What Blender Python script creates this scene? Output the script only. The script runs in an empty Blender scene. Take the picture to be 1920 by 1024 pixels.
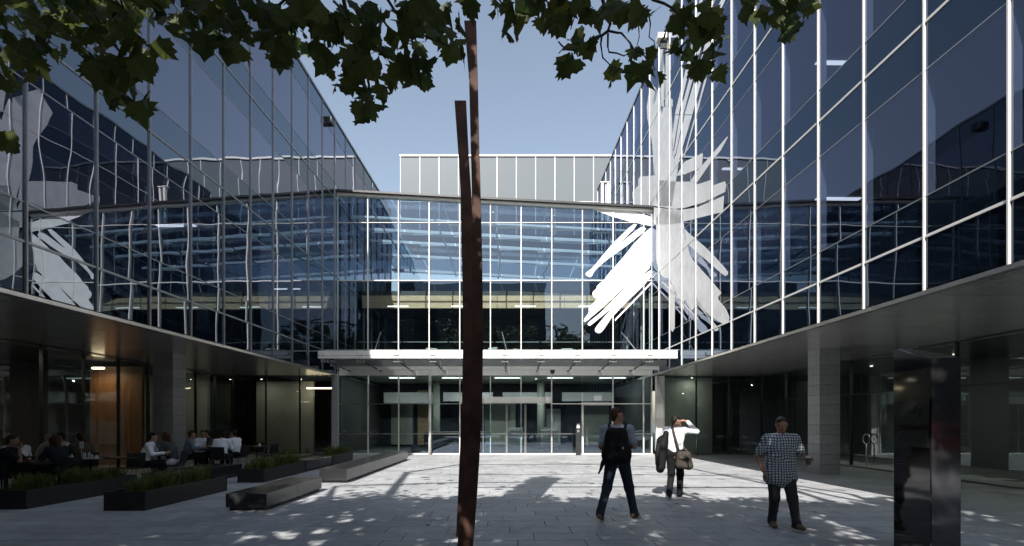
import bpy, math, random
import numpy as np
from mathutils import Vector, Matrix
R = math.radians
rng = random.Random(7)
nr = np.random.default_rng(11)
sc = bpy.context.scene
col = sc.collection

# ---------------------------------------------------------------- camera
F, CX, HY, EYE = 970.0, 955.0, 790.0, 1.6     # focal length / principal column / horizon row of the 1920 px frame, eye height
cam_d = bpy.data.cameras.new('camera'); cam = bpy.data.objects.new('camera', cam_d); col.objects.link(cam)
cam.location = (0, 0, EYE); cam.rotation_euler = (R(90), 0, 0)
cam_d.sensor_width = 36; cam_d.lens = F / 1920 * 36
cam_d.shift_x = (960 - CX) / 1920; cam_d.shift_y = (HY - 512) / 1920
cam_d.clip_start = 0.05; cam_d.clip_end = 2000
sc.camera = cam

# ---------------------------------------------------------------- sky and sun
SUN = Vector((0.25, 1.15, -1.0)).normalized()           # direction in which sunlight travels
w = bpy.data.worlds.new('World'); sc.world = w; w.use_nodes = True
nt = w.node_tree; bg = nt.nodes['Background']
sky = nt.nodes.new('ShaderNodeTexSky'); sky.sky_type = 'NISHITA'; sky.sun_disc = False
sky.sun_elevation = math.asin(-SUN.z); sky.sun_rotation = math.atan2(-SUN.x, -SUN.y)
sky.altitude = 50; sky.air_density = 1.5; sky.dust_density = 2.0; sky.ozone_density = 3.0
hs = nt.nodes.new('ShaderNodeHueSaturation'); hs.inputs['Saturation'].default_value = 0.72      # hazy, slightly greyed air over the whole sky
nt.links.new(sky.outputs[0], hs.inputs['Color']); nt.links.new(hs.outputs[0], bg.inputs[0]); bg.inputs[1].default_value = 0.105
sl = bpy.data.lights.new('sun', 'SUN'); sl.energy = 5.0; sl.angle = R(0.53); sl.color = (1, 0.95, 0.88)
so = bpy.data.objects.new('sun', sl); col.objects.link(so); so.rotation_euler = SUN.to_track_quat('-Z', 'Y').to_euler()

sc.view_settings.view_transform = 'Standard'; sc.view_settings.look = 'None'
sc.view_settings.exposure = 0.72; sc.view_settings.gamma = 1.0; sc.view_settings.use_curve_mapping = False
sc.render.engine = 'CYCLES'
cy = sc.cycles
cy.use_denoising = True; cy.max_bounces = 9; cy.glossy_bounces = 5; cy.diffuse_bounces = 5
cy.transmission_bounces = 6; cy.transparent_max_bounces = 24
cy.caustics_reflective = False; cy.caustics_refractive = False; cy.sample_clamp_indirect = 6

# ---------------------------------------------------------------- materials
M = {}
def nodes(name):
    m = bpy.data.materials.new(name); m.use_nodes = True; n = m.node_tree
    n.nodes.clear(); o = n.nodes.new('ShaderNodeOutputMaterial'); M[name] = m
    return m, n, o
def N(n, t, **kw):
    x = n.nodes.new(t)
    for k, v in kw.items():
        if k.startswith('i_'):
            x.inputs[int(k[2:])].default_value = v
        else: setattr(x, k, v)
    return x
def L(n, a, b): n.links.new(a, b)
def pmat(name, c, rough=0.6, metal=0.0, var=0.15, scale=6.0, bump=0.0, bscale=40.0, spec=0.5, stretch=None, rnd=0.0, emit=None, world=False, stain=0.0):
    """plain procedural surface: base colour broken up by noise (and per object), fine relief."""
    m, n, o = nodes(name)
    b = N(n, 'ShaderNodeBsdfPrincipled'); L(n, b.outputs[0], o.inputs[0])
    tc = N(n, 'ShaderNodeTexCoord'); src = tc.outputs['Object']
    if stretch:
        mp = N(n, 'ShaderNodeMapping'); mp.inputs['Scale'].default_value = stretch; L(n, src, mp.inputs[0]); src = mp.outputs[0]
    if world: src = N(n, 'ShaderNodeNewGeometry').outputs['Position']
    nz = N(n, 'ShaderNodeTexNoise'); nz.inputs['Scale'].default_value = scale; nz.inputs['Detail'].default_value = 5; L(n, src, nz.inputs['Vector'])
    mr = N(n, 'ShaderNodeMapRange'); mr.inputs[1].default_value = 0.3; mr.inputs[2].default_value = 0.7
    mr.inputs[3].default_value = 1 - var; mr.inputs[4].default_value = 1 + var; L(n, nz.outputs[0], mr.inputs[0])
    val = mr.outputs[0]
    if stain:
        n3 = N(n, 'ShaderNodeTexNoise'); n3.inputs['Scale'].default_value = 0.55; n3.inputs['Detail'].default_value = 6; n3.inputs['Roughness'].default_value = 0.65; L(n, src, n3.inputs['Vector'])
        m3 = N(n, 'ShaderNodeMapRange'); m3.inputs[1].default_value = .35; m3.inputs[2].default_value = .65; m3.inputs[3].default_value = 1 - stain; m3.inputs[4].default_value = 1 + stain*.6; L(n, n3.outputs[0], m3.inputs[0])
        vo = N(n, 'ShaderNodeTexVoronoi'); vo.inputs['Scale'].default_value = 1.7; L(n, src, vo.inputs['Vector'])
        m4 = N(n, 'ShaderNodeMapRange'); m4.inputs[1].default_value = .025; m4.inputs[2].default_value = .06; m4.inputs[3].default_value = .55; m4.inputs[4].default_value = 1.0; L(n, vo.outputs['Distance'], m4.inputs[0])
        q1 = N(n, 'ShaderNodeMath', operation='MULTIPLY'); L(n, m3.outputs[0], q1.inputs[0]); L(n, m4.outputs[0], q1.inputs[1])
        q2 = N(n, 'ShaderNodeMath', operation='MULTIPLY'); L(n, q1.outputs[0], q2.inputs[0]); L(n, val, q2.inputs[1]); val = q2.outputs[0]
    if rnd:
        oi = N(n, 'ShaderNodeObjectInfo'); ge = N(n, 'ShaderNodeNewGeometry')
        ad = N(n, 'ShaderNodeMath', operation='ADD'); L(n, oi.outputs['Random'], ad.inputs[0]); L(n, ge.outputs['Random Per Island'], ad.inputs[1])
        fr = N(n, 'ShaderNodeMath', operation='FRACT'); L(n, ad.outputs[0], fr.inputs[0])
        m2 = N(n, 'ShaderNodeMapRange'); m2.inputs[3].default_value = 1 - rnd; m2.inputs[4].default_value = 1 + rnd; L(n, fr.outputs[0], m2.inputs[0])
        mu = N(n, 'ShaderNodeMath', operation='MULTIPLY'); L(n, val, mu.inputs[0]); L(n, m2.outputs[0], mu.inputs[1]); val = mu.outputs[0]
    vm = N(n, 'ShaderNodeVectorMath', operation='SCALE'); vm.inputs[0].default_value = c; L(n, val, vm.inputs['Scale'])
    L(n, vm.outputs[0], b.inputs['Base Color'])
    b.inputs['Roughness'].default_value = rough; b.inputs['Metallic'].default_value = metal
    b.inputs['Specular IOR Level'].default_value = spec
    if bump:
        n2 = N(n, 'ShaderNodeTexNoise'); n2.inputs['Scale'].default_value = bscale; n2.inputs['Detail'].default_value = 4; L(n, src, n2.inputs['Vector'])
        bp = N(n, 'ShaderNodeBump'); bp.inputs['Strength'].default_value = bump; bp.inputs['Distance'].default_value = 0.01
        L(n, n2.outputs[0], bp.inputs['Height']); L(n, bp.outputs[0], b.inputs['Normal'])
    if emit:
        b.inputs['Emission Color'].default_value = (*emit[0], 1); b.inputs['Emission Strength'].default_value = emit[1]
    return m
def glass(name, tint, r0, gcol=(0.85, 0.92, 1.0), wave=0.0, body=None, bodyfac=0.0, rmax=1.0, rough=0.0):
    """coated facade glass: mirror reflection by Schlick over a tinted see-through (or body-coloured) pane; slightly pillowed."""
    m, n, o = nodes(name)
    tr = N(n, 'ShaderNodeBsdfTransparent'); tr.inputs[0].default_value = (*tint, 1)
    under = tr.outputs[0]
    if body:
        df = N(n, 'ShaderNodeBsdfDiffuse'); df.inputs[0].default_value = (*body, 1)
        mb = N(n, 'ShaderNodeMixShader'); mb.inputs[0].default_value = bodyfac; L(n, tr.outputs[0], mb.inputs[1]); L(n, df.outputs[0], mb.inputs[2]); under = mb.outputs[0]
    gl = N(n, 'ShaderNodeBsdfGlossy'); gl.inputs[0].default_value = (*gcol, 1); gl.inputs['Roughness'].default_value = rough
    lw = N(n, 'ShaderNodeLayerWeight'); lw.inputs[0].default_value = 0.5       # facing = 1 - cos
    pw = N(n, 'ShaderNodeMath', operation='POWER'); pw.inputs[1].default_value = 4.0
    mr = N(n, 'ShaderNodeMapRange'); mr.inputs[3].default_value = r0; mr.inputs[4].default_value = rmax
    L(n, lw.outputs['Facing'], pw.inputs[0]); L(n, pw.outputs[0], mr.inputs[0])
    mx = N(n, 'ShaderNodeMixShader'); L(n, mr.outputs[0], mx.inputs[0]); L(n, under, mx.inputs[1]); L(n, gl.outputs[0], mx.inputs[2]); L(n, mx.outputs[0], o.inputs[0])
    if wave:
        tc = N(n, 'ShaderNodeTexCoord'); oi = N(n, 'ShaderNodeObjectInfo')
        sm = N(n, 'ShaderNodeVectorMath', operation='SCALE'); sm.inputs[0].default_value = (37, 91, 53); L(n, oi.outputs['Random'], sm.inputs['Scale'])
        ad = N(n, 'ShaderNodeVectorMath', operation='ADD'); L(n, tc.outputs['Object'], ad.inputs[0]); L(n, sm.outputs[0], ad.inputs[1])
        nz = N(n, 'ShaderNodeTexNoise'); nz.inputs['Scale'].default_value = 0.75; nz.inputs['Detail'].default_value = 0.6; L(n, ad.outputs[0], nz.inputs['Vector'])
        bp = N(n, 'ShaderNodeBump'); bp.inputs['Strength'].default_value = 1.0; bp.inputs['Distance'].default_value = wave
        L(n, nz.outputs[0], bp.inputs['Height']); L(n, bp.outputs[0], gl.inputs['Normal'])
    return m
glass('wing_glass_mirror', (0.26, 0.30, 0.40), 0.27, (0.76, 0.79, 0.94), wave=0.006, rmax=0.97)
glass('wing_glass', (0.26, 0.30, 0.40), 0.14, (0.64, 0.69, 0.90), wave=0.006, rmax=0.95)
glass('wing_spandrel_mirror', (0.02, 0.025, 0.035), 0.20, (0.72, 0.82, 0.95), wave=0.006, body=(0.004, 0.007, 0.012), bodyfac=0.95, rmax=0.95)
glass('wing_spandrel', (0.02, 0.025, 0.035), 0.085, (0.62, 0.76, 1.0), wave=0.006, body=(0.004, 0.007, 0.012), bodyfac=0.95, rmax=0.9)
glass('lobby_glass', (0.70, 0.79, 0.81), 0.11, (0.60, 0.76, 1.0), wave=0.003, rmax=0.9)
glass('shop_glass', (0.80, 0.84, 0.81), 0.08, (0.8, 0.88, 0.9), wave=0.004, rmax=0.9)
glass('roof_glass', (0.50, 0.58, 0.66), 0.06, rmax=0.8)
glass('canopy_glass', (0.55, 0.58, 0.58), 0.06, body=(0.75, 0.78, 0.78), bodyfac=0.5, rmax=0.8)
glass('frosted_glass', (0.25, 0.28, 0.28), 0.05, body=(0.165, 0.185, 0.20), bodyfac=0.85, rmax=0.5, rough=0.15)
glass('inner_face', (0.92, 0.95, 0.96), 0.0, rmax=0.02)
pmat('white_steel', (0.78, 0.77, 0.74), 0.42, var=0.05, scale=2)
pmat('grey_steel', (0.34, 0.35, 0.36), 0.35, 0.6, var=0.08, scale=3)
pmat('steel', (0.55, 0.55, 0.54), 0.28, 0.9, var=0.08, scale=3)
pmat('dark_steel', (0.045, 0.047, 0.05), 0.35, 0.5, var=0.15)
pmat('soffit', (0.44, 0.44, 0.425), 0.22, 0.5, var=0.10, scale=0.7, stretch=(1, 6, 1))
pmat('film', (0.74, 0.75, 0.76), 0.5, var=0.10, scale=2.2, world=True)
pmat('slab_in', (0.16, 0.17, 0.19), 0.8, var=0.1)
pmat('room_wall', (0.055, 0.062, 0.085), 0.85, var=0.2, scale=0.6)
pmat('ceiling', (0.30, 0.31, 0.33), 0.8, var=0.06)
pmat('timber', (0.58, 0.42, 0.26), 0.5, var=0.18, scale=3, stretch=(0.4, 6, 6))
pmat('timber_warm', (0.24, 0.14, 0.08), 0.45, var=0.25, scale=2.5, stretch=(5, 5, 0.5))
pmat('pale_wall', (0.48, 0.50, 0.44), 0.7, var=0.12, scale=0.8)
pmat('dark_wall', (0.05, 0.052, 0.052), 0.6, var=0.3, scale=0.8)
pmat('stone_clad', (0.33, 0.335, 0.34), 0.65, var=0.12, scale=9, bump=0.3, bscale=60, rnd=0.10)
pmat('paver', (0.36, 0.37, 0.385), 0.6, var=0.14, scale=5.5, bump=0.25, bscale=90, rnd=0.13, world=True, stain=0.18)
pmat('ground_base', (0.10, 0.10, 0.10), 0.85, var=0.2, scale=3, bump=0.3)
pmat('asphalt', (0.05, 0.05, 0.052), 0.85, var=0.2, scale=12, bump=0.4, bscale=120)
pmat('granite', (0.022, 0.023, 0.025), 0.27, var=0.35, scale=30, spec=0.5)
pmat('granite_honed', (0.03, 0.031, 0.033), 0.38, var=0.35, scale=18)
pmat('planter_black', (0.014, 0.014, 0.015), 0.5, var=0.3, scale=5)
pmat('monolith_black', (0.010, 0.010, 0.012), 0.06, var=0.4, scale=4, spec=1.0)
pmat('etched_panel', (0.016, 0.019, 0.018), 0.22, var=0.2)
pmat('sheen_steel', (0.10, 0.10, 0.105), 0.09, 0.85, var=0.25, scale=2.5)
pmat('etched_mark', (0.03, 0.034, 0.033), 0.4, var=0.1)
pmat('rust', (0.062, 0.027, 0.018), 0.8, var=0.55, scale=3.2, bump=0.5, bscale=25)
pmat('soil', (0.03, 0.022, 0.015), 0.95, var=0.4, scale=20, bump=0.6)
pmat('bark', (0.045, 0.036, 0.028), 0.9, var=0.4, scale=10, bump=0.7, bscale=18)
pmat('lamp_white', (0.8, 0.8, 0.8), 0.5, var=0.0, emit=((1, 0.97, 0.9), 1.6))
pmat('lamp_warm', (0.8, 0.7, 0.5), 0.5, var=0.0, emit=((1, 0.78, 0.5), 6.0))
pmat('chair_black', (0.012, 0.012, 0.013), 0.45, var=0.2)
pmat('table_dark', (0.02, 0.018, 0.016), 0.3, var=0.3, scale=4)
pmat('card_white', (0.75, 0.76, 0.76), 0.6, var=0.03)
pmat('glassware', (0.55, 0.58, 0.58), 0.1, var=0.1)
pmat('rubber', (0.012, 0.012, 0.012), 0.8, var=0.2)
pmat('car_red', (0.35, 0.02, 0.02), 0.2, 0.2, var=0.03)
pmat('car_silver', (0.40, 0.41, 0.42), 0.22, 0.7, var=0.03)
pmat('car_blue', (0.03, 0.05, 0.11), 0.2, 0.3, var=0.03)
pmat('car_glass', (0.01, 0.012, 0.014), 0.05, var=0.0)
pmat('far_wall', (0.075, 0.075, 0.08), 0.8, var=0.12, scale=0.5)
def leafmat(name, c, tr):
    m, n, o = nodes(name)
    oi = N(n, 'ShaderNodeObjectInfo'); ge = N(n, 'ShaderNodeNewGeometry')
    ad = N(n, 'ShaderNodeMath', operation='ADD'); L(n, oi.outputs['Random'], ad.inputs[0]); L(n, ge.outputs['Random Per Island'], ad.inputs[1])
    fr = N(n, 'ShaderNodeMath', operation='FRACT'); L(n, ad.outputs[0], fr.inputs[0])
    cr = N(n, 'ShaderNodeValToRGB'); e = cr.color_ramp.elements
    e[0].position = 0; e[0].color = (c[0] * .6, c[1] * .65, c[2] * .7, 1); e[1].position = 1; e[1].color = (c[0] * 1.9, c[1] * 1.45, c[2] * 1.1, 1)
    e2 = cr.color_ramp.elements.new(0.9); e2.color = (c[0] * 1.15, c[1] * 1.1, c[2], 1)
    L(n, fr.outputs[0], cr.inputs[0])
    b = N(n, 'ShaderNodeBsdfPrincipled'); b.inputs['Roughness'].default_value = 0.55; b.inputs['Specular IOR Level'].default_value = 0.3
    t = N(n, 'ShaderNodeBsdfTranslucent'); L(n, cr.outputs[0], b.inputs['Base Color']); L(n, cr.outputs[0], t.inputs[0])
    mx = N(n, 'ShaderNodeMixShader'); mx.inputs[0].default_value = tr; L(n, b.outputs[0], mx.inputs[1]); L(n, t.outputs[0], mx.inputs[2]); L(n, mx.outputs[0], o.inputs[0])
leafmat('leaf', (0.085, 0.115, 0.033), 0.5)
leafmat('grass', (0.14, 0.18, 0.055), 0.45)

# ---------------------------------------------------------------- mesh helpers
class MB:
    def __init__(s): s.v = []; s.f = []; s.mi = []
    def add(s, vs, fs, mi=0):
        o = len(s.v); s.v += [tuple(v) for v in vs]; s.f += [tuple(i + o for i in f) for f in fs]; s.mi += [mi] * len(fs); return s
    def box(s, x0, x1, y0, y1, z0, z1, mi=0):
        return s.add([(x0,y0,z0),(x1,y0,z0),(x1,y1,z0),(x0,y1,z0),(x0,y0,z1),(x1,y0,z1),(x1,y1,z1),(x0,y1,z1)],
                     [(0,3,2,1),(4,5,6,7),(0,1,5,4),(1,2,6,5),(2,3,7,6),(3,0,4,7)], mi)
    def bbox(s, x0, x1, y0, y1, z0, z1, c=0.01):
        """box with chamfered edges"""
        vs = []; fs = []
        xs, ys, zs = (x0, x1), (y0, y1), (z0, z1)
        idx = {}
        for i in (0,1):
            for j in (0,1):
                for k in (0,1):
                    sx, sy, sz = 1-2*i, 1-2*j, 1-2*k
                    for a in range(3):
                        d = [c*sx, c*sy, c*sz]; d[a] = 0
                        idx[i,j,k,a] = len(vs); vs.append((xs[i]+d[0], ys[j]+d[1], zs[k]+d[2]))
        q = [(0,0),(1,0),(1,1),(0,1)]
        for a in range(3):
            for side in (0,1):
                ids = []
                for p in q:
                    t = list(p); t.insert(a, side); ids.append(idx[(*t, a)])
                fs.append(ids if (side == 1) != (a == 1) else ids[::-1])
        for a in range(3):                       # edge chamfers run along axis a
            b, e = [(1,2),(0,2),(0,1)][a]
            for p in q:
                t0 = list(p); t0.insert(a, 0); t1 = list(p); t1.insert(a, 1)
                fs.append([idx[(*t0,b)], idx[(*t1,b)], idx[(*t1,e)], idx[(*t0,e)]])
        for i in (0,1):
            for j in (0,1):
                for k in (0,1): fs.append([idx[i,j,k,0], idx[i,j,k,1], idx[i,j,k,2]])
        return s.add(vs, fs)
    def prism(s, poly, z0, z1, axis=2, mi=0):
        n = len(poly); vs = []
        for z in (z0, z1):
            for p in poly:
                t = list(p); t.insert(axis, z); vs.append(t)
        return s.add(vs, [tuple(range(n))[::-1], tuple(range(n, 2*n))] + [(i, (i+1) % n, n + (i+1) % n, n + i) for i in range(n)], mi)
    def tube(s, pts, rad, n=8, cap=True):
        pts = [Vector(p) for p in pts]; rad = rad if isinstance(rad, (list, tuple)) else [rad] * len(pts)
        vs = []; fs = []
        for i, p in enumerate(pts):
            d = (pts[min(i+1, len(pts)-1)] - pts[max(i-1, 0)]).normalized()
            a = d.orthogonal().normalized() if abs(d.z) > .95 else d.cross(Vector((0,0,1))).normalized()
            b = d.cross(a)
            for k in range(n):
                t = 2*math.pi*k/n; vs.append(p + (a*math.cos(t) + b*math.sin(t)) * rad[i])
        for i in range(len(pts)-1):
            for k in range(n):
                k2 = (k+1) % n; fs.append((i*n+k, i*n+k2, (i+1)*n+k2, (i+1)*n+k))
        if cap: fs.append(tuple(range(n))[::-1]); fs.append(tuple(range((len(pts)-1)*n, len(pts)*n)))
        return s.add(vs, fs)
    def mesh(s, name, mats, smooth=False):
        me = bpy.data.meshes.new(name); me.from_pydata(s.v, [], s.f); me.update()
        for m in (mats if isinstance(mats, (list, tuple)) else [mats]): me.materials.append(M[m])
        if any(s.mi): me.polygons.foreach_set('material_index', s.mi)
        if smooth: me.polygons.foreach_set('use_smooth', [True] * len(me.polygons))
        import bmesh
        bm = bmesh.new(); bm.from_mesh(me); bmesh.ops.recalc_face_normals(bm, faces=bm.faces); bm.to_mesh(me); bm.free()
        return me
    def build(s, name, mats, parent=None, smooth=False, loc=(0,0,0), rz=0):
        return put(name, s.mesh(name, mats, smooth), parent, loc, rz)
def put(name, me, parent=None, loc=(0,0,0), rz=0):
    o = bpy.data.objects.new(name, me); col.objects.link(o); o.location = loc
    if rz: o.rotation_euler = (0, 0, rz)
    if parent: o.parent = parent
    return o
def tag(o, label=None, cat=None, group=None, kind=None):
    for k, v in (('label', label), ('category', cat), ('group', group), ('kind', kind)):
        if v: o[k] = v
    return o
def thing(name, label, cat, loc=(0,0,0), rz=0, group=None):
    return tag(put(name, None, None, loc, rz), label, cat, group)
def B(name, mat, parent, *dims, c=0.0):
    m = MB(); (m.bbox(*dims, c) if c else m.box(*dims)); return m.build(name, mat, parent)
def P(px, py, Y): return Vector(((px - CX) / F * Y, Y, EYE + (HY - py) / F * Y))

# ================================================================ GROUND
D = 25.0
g = MB(); g.add([(-400,-400,-.014),(400,-400,-.014),(400,400,-.014),(-400,400,-.014)], [(0,1,2,3)])
ground = tag(g.build('plaza_ground', 'ground_base'), kind='structure')
PW, PD, GAP = 0.9, 0.45, 0.009
pv = [MB().bbox(GAP/2, PW-GAP/2, GAP/2, PD-GAP/2, -.013, 0.0, .004).mesh('paver', 'paver'),
      MB().bbox(GAP/2, PW-GAP/2, GAP/2, PD-GAP/2, -.013, -.0012, .004).mesh('paver', 'paver')]
cells = []
for i in range(-14, 57):
    y = 0.2 + i * PD
    for j in range(-17, 15):
        x = j * PW + (0.45 if i % 2 else 0.0) + 0.11 * ((i * 7) % 3 - 1)
        if y > 24.5 and (x < -13.5 or x > 12): continue
        yc, xc = y + PD/2, x + PW/2
        vis = yc > 6.4 and abs(xc) < yc * 0.99 and not (xc < -5.2 and yc > 9.2)
        cells.append((0 if vis else 1, yc, x, y))
cells.sort()
field = MB()
for q, (nv, yc, x, y) in enumerate(cells):
    if q < 300: put('paver', pv[(q * 5) % 7 == 0], ground, (x, y, rng.uniform(-.0008, .0008)))
    else: field.bbox(x+GAP/2, x+PW-GAP/2, y+GAP/2, y+PD-GAP/2, -.013, rng.uniform(-.0012, .0004), .004)
tag(field.build('paver_field', 'paver', ground), kind='stuff')
g = MB(); g.box(-200, 200, -19, -9, -.05, -.008); tag(g.build('road', 'asphalt'), kind='structure')
g = MB(); g.box(-200, 200, -9, -8.7, -.05, .0); tag(g.build('kerb', 'stone_clad'), kind='structure')
g = MB(); g.box(-200, 200, -26, -19, -.05, .11); tag(g.build('far_pavement', 'stone_clad'), kind='structure')

# ================================================================ OFFICE WINGS
LV = [3.88, 4.79, 5.49, 7.67, 8.50, 9.23, 11.39, 12.22, 12.95, 15.11, 15.94, 16.67, 18.9]
def wing(name, label, loc, rz, sg, s0, step, k0, k1, ntop, fin_mat, depth_out):
    t = thing(name, label, 'office building', loc, rz)
    Yv = lambda s: sg * s
    lv = LV[:ntop]
    ss = [s0 - step * k for k in range(k0, k1 + 1)]                # from the camera end (large s) to the back
    pm = {}
    wv = 0.012
    for r in range(len(lv) - 1):
        z0, z1 = lv[r], lv[r+1]
        vision = r % 3 == 2
        mm = MB(); hw, hh = step/2 - .02, (z1 - z0)/2 - .012
        mm.add([(0,-hw,-hh),(0,hw,-hh),(0,hw,hh),(0,-hw,hh),(-.02,-hw,-hh),(-.02,hw,-hh),(-.02,hw,hh),(-.02,-hw,hh)], [(0,1,2,3)], 0)
        mm.f += [(7,6,5,4),(0,4,5,1),(1,5,6,2),(2,6,7,3),(3,7,4,0)]; mm.mi += [1]*5
        me = mm.mesh('glass_pane', [('wing_glass' if sg > 0 else 'wing_glass_mirror') if vision else ('wing_spandrel' if sg > 0 else 'wing_spandrel_mirror'), 'inner_face'])
        for k in range(len(ss) - 1):
            o = put('glass_pane', me, t, (0, Yv((ss[k]+ss[k+1])/2), (z0+z1)/2))
            o.rotation_euler = (0, rng.gauss(0, .0010), rng.gauss(0, .0010))
    ztop = lv[-1]
    me = MB().box(-.17, depth_out, -.015, .015, lv[0]-.02, ztop).mesh('mullion', fin_mat)
    for s in ss: put('mullion', me, t, (0, Yv(s), 0))
    ya, yb = sorted((Yv(ss[0]), Yv(ss[-1])))
    for r, z in enumerate(lv):
        if r in (0, len(lv)-1): continue
        big = r % 3 == 1
        B('transom', fin_mat if big else 'grey_steel', t, -.06, .022 if big else .010, ya, yb, z - (.022 if big else .011), z + (.022 if big else .011))
    B('parapet_cap', 'grey_steel', t, -.35, .045, ya, yb, ztop + .002, ztop + .10)
    B('edge_trim', 'steel', t, -.10, .05, ya, yb, lv[0] - .10, lv[0] - .025)
    for q in range(1, len(lv), 3):                                  # floor plates
        z = lv[q]; 
        if z < ztop - 1: B('floor_slab', 'slab_in', t, -9.5, -.2, ya, yb, z - .45, z + .12)
        if z > 5: B('ceiling', 'ceiling', t, -9.5, -.25, ya, yb, z - .80, z - .74)
    B('roof_slab', 'slab_in', t, -9.5, -.2, ya, yb, ztop - .4, ztop - .05)
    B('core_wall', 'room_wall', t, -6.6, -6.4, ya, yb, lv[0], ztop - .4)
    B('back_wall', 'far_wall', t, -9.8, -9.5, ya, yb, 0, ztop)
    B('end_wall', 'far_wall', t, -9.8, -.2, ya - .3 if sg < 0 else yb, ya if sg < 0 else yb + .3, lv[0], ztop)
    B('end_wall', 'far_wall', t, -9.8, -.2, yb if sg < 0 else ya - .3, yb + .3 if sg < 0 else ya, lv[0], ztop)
    # ceiling troffers that are lit
    me = MB().box(-.6, .6, -.07, .07, -.03, .0).mesh('ceiling_light', 'lamp_white')
    for q in range(4, len(lv), 3):
        z = lv[q] - .80
        for k in range(3, len(ss)-4, 4 if sg > 0 else 5):
            if (k * 3 + q) % 5 in (0, 3): put('ceiling_light', me, t, (-1.9, Yv(ss[k] - .7), z))
    # soffit over the undercroft, one sheet per bay
    n = 0
    for k in range(len(ss) - 1):
        if ss[k] < .5: break
        a, b = sorted((Yv(ss[k]), Yv(max(ss[k+1], 0.02))))
        B('soffit_panel', 'soffit', t, -5.6, -.105, a + .009, b - .009, lv[0] - .09, lv[0] - .03)
    return t, ss
EA = 0.0196
wr, ssr = wing('office_wing', 'tall right-hand office wing with bright white fins over dark blue glass', (6.88, D, 0), math.pi + EA, 1, 16.05, 1.488, -4, 20, 13, 'white_steel', .036)
wl, ssl = wing('office_wing', 'left-hand office wing of mirror-like dark glass in shade above the cafe', (-8.30, D, 0), -EA, -1, 15.8, 1.54, -4, 17, 11, 'grey_steel', .04)
B('wing_shade_block', 'wing_spandrel', wl, -9.5, 0, -40, -22.3, 0, 15.9)  # unseen block lengthening the wing, added for its shade on the paving
fl = thing('floodlight', 'small white floodlight on the parapet of the right-hand wing', 'light', (0,0,0))
a = P(1251, 72, 7149/(1251-936))
B('housing', 'white_steel', fl, a.x-.45, a.x-.05, a.y-.2, a.y+.2, a.z-.12, a.z+.14, c=.02); B('bracket', 'dark_steel', fl, a.x-.3, a.x+.1, a.y-.04, a.y+.04, a.z-.45, a.z-.12)
sp = thing('loudspeaker', 'small black loudspeaker box on the upper left glass facade', 'loudspeaker')
Yc = 8526/(974-614); a = P(614, 228, Yc)
B('housing', 'dark_steel', sp, a.x-.02, a.x+.26, a.y-.16, a.y+.16, a.z-.17, a.z+.17, c=.03); B('bracket', 'dark_steel', sp, a.x-.2, a.x+.0, a.y-.03, a.y+.03, a.z-.03, a.z+.05)

def downlight(t, x, y, z, e, c):
    MB().tube([(x, y, z), (x, y, z+.03)], .05, 12).build('downlight', 'lamp_white', t)
    l_ = bpy.data.lights.new('downlight_lamp', 'AREA'); l_.shape = 'DISK'; l_.size = .14; l_.energy = e; l_.color = c
    o_ = bpy.data.objects.new('downlight_lamp', l_); col.objects.link(o_); o_.location = (x, y, z - .02); o_.parent = t
# ================================================================ LOBBY FRONT
lob = thing('glass_lobby', 'glazed entrance lobby joining the two wings, with sloping white parapet', 'building', (0, D, 0))
MPX = D / F
XK = [(632.6 + 57.4*k - CX) * MPX for k in range(11)] + [6.88]
ztop = lambda x: 12.50 - .0526 * (x + 8.3)
def pane(parent, x0, x1, z0, z1a, z1b, y=0.0, mat='lobby_glass', name='glass_pane', th=.02):
    m = MB(); m.add([(x0,y,z0),(x1,y,z0),(x1,y,z1b),(x0,y,z1a),(x0,y+th,z0),(x1,y+th,z0),(x1,y+th,z1b),(x0,y+th,z1a)], [(0,1,2,3)], 0)
    m.f += [(7,6,5,4),(0,4,5,1),(1,5,6,2),(2,6,7,3),(3,7,4,0)]; m.mi += [1]*5
    cx, cz = (x0+x1)/2, (z0+z1a)/2
    m.v = [(v[0]-cx, v[1], v[2]-cz) for v in m.v]
    o = m.build(name, [mat, 'inner_face'], parent, loc=(cx, 0, cz)); o.rotation_euler = (rng.gauss(0, .0006), 0, rng.gauss(0, .0006)); return o
for k in range(11):
    a, b = XK[k] + .03, XK[k+1] - .03
    pane(lob, a, b, 5.03, 8.37, 8.37); pane(lob, a, b, 8.43, 11.17, 11.17); pane(lob, a, b, 11.22, ztop(a), ztop(b))
    pane(lob, a, b, 4.10, 4.97, 4.97, mat='wing_spandrel')
for k, x in enumerate(XK):
    B('mullion', 'white_steel', lob, x-.02, x+.02, -.055, .10, 4.08, ztop(x) - .01)
    if k not in (8,): B('mullion', 'white_steel', lob, x-.022, x+.022, -.045, .10, 0.0, 4.0)
for z, h in ((5.0, .03), (8.40, .022), (11.195, .012)): B('transom', 'white_steel', lob, XK[0], 6.88, -.035, .06, z-h, z+h)
x0, x1 = -8.3, 6.95
m = MB(); m.add([(x0,-.16,ztop(x0)),(x1,-.16,ztop(x1)),(x1,.1,ztop(x1)),(x0,.1,ztop(x0)),(x0,-.16,ztop(x0)+.10),(x1,-.16,ztop(x1)+.10),(x1,.1,ztop(x1)+.10),(x0,.1,ztop(x0)+.10)],
    [(0,3,2,1),(4,5,6,7),(0,1,5,4),(1,2,6,5),(2,3,7,6),(3,0,4,7)]); m.build('parapet', 'white_steel', lob)
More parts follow.
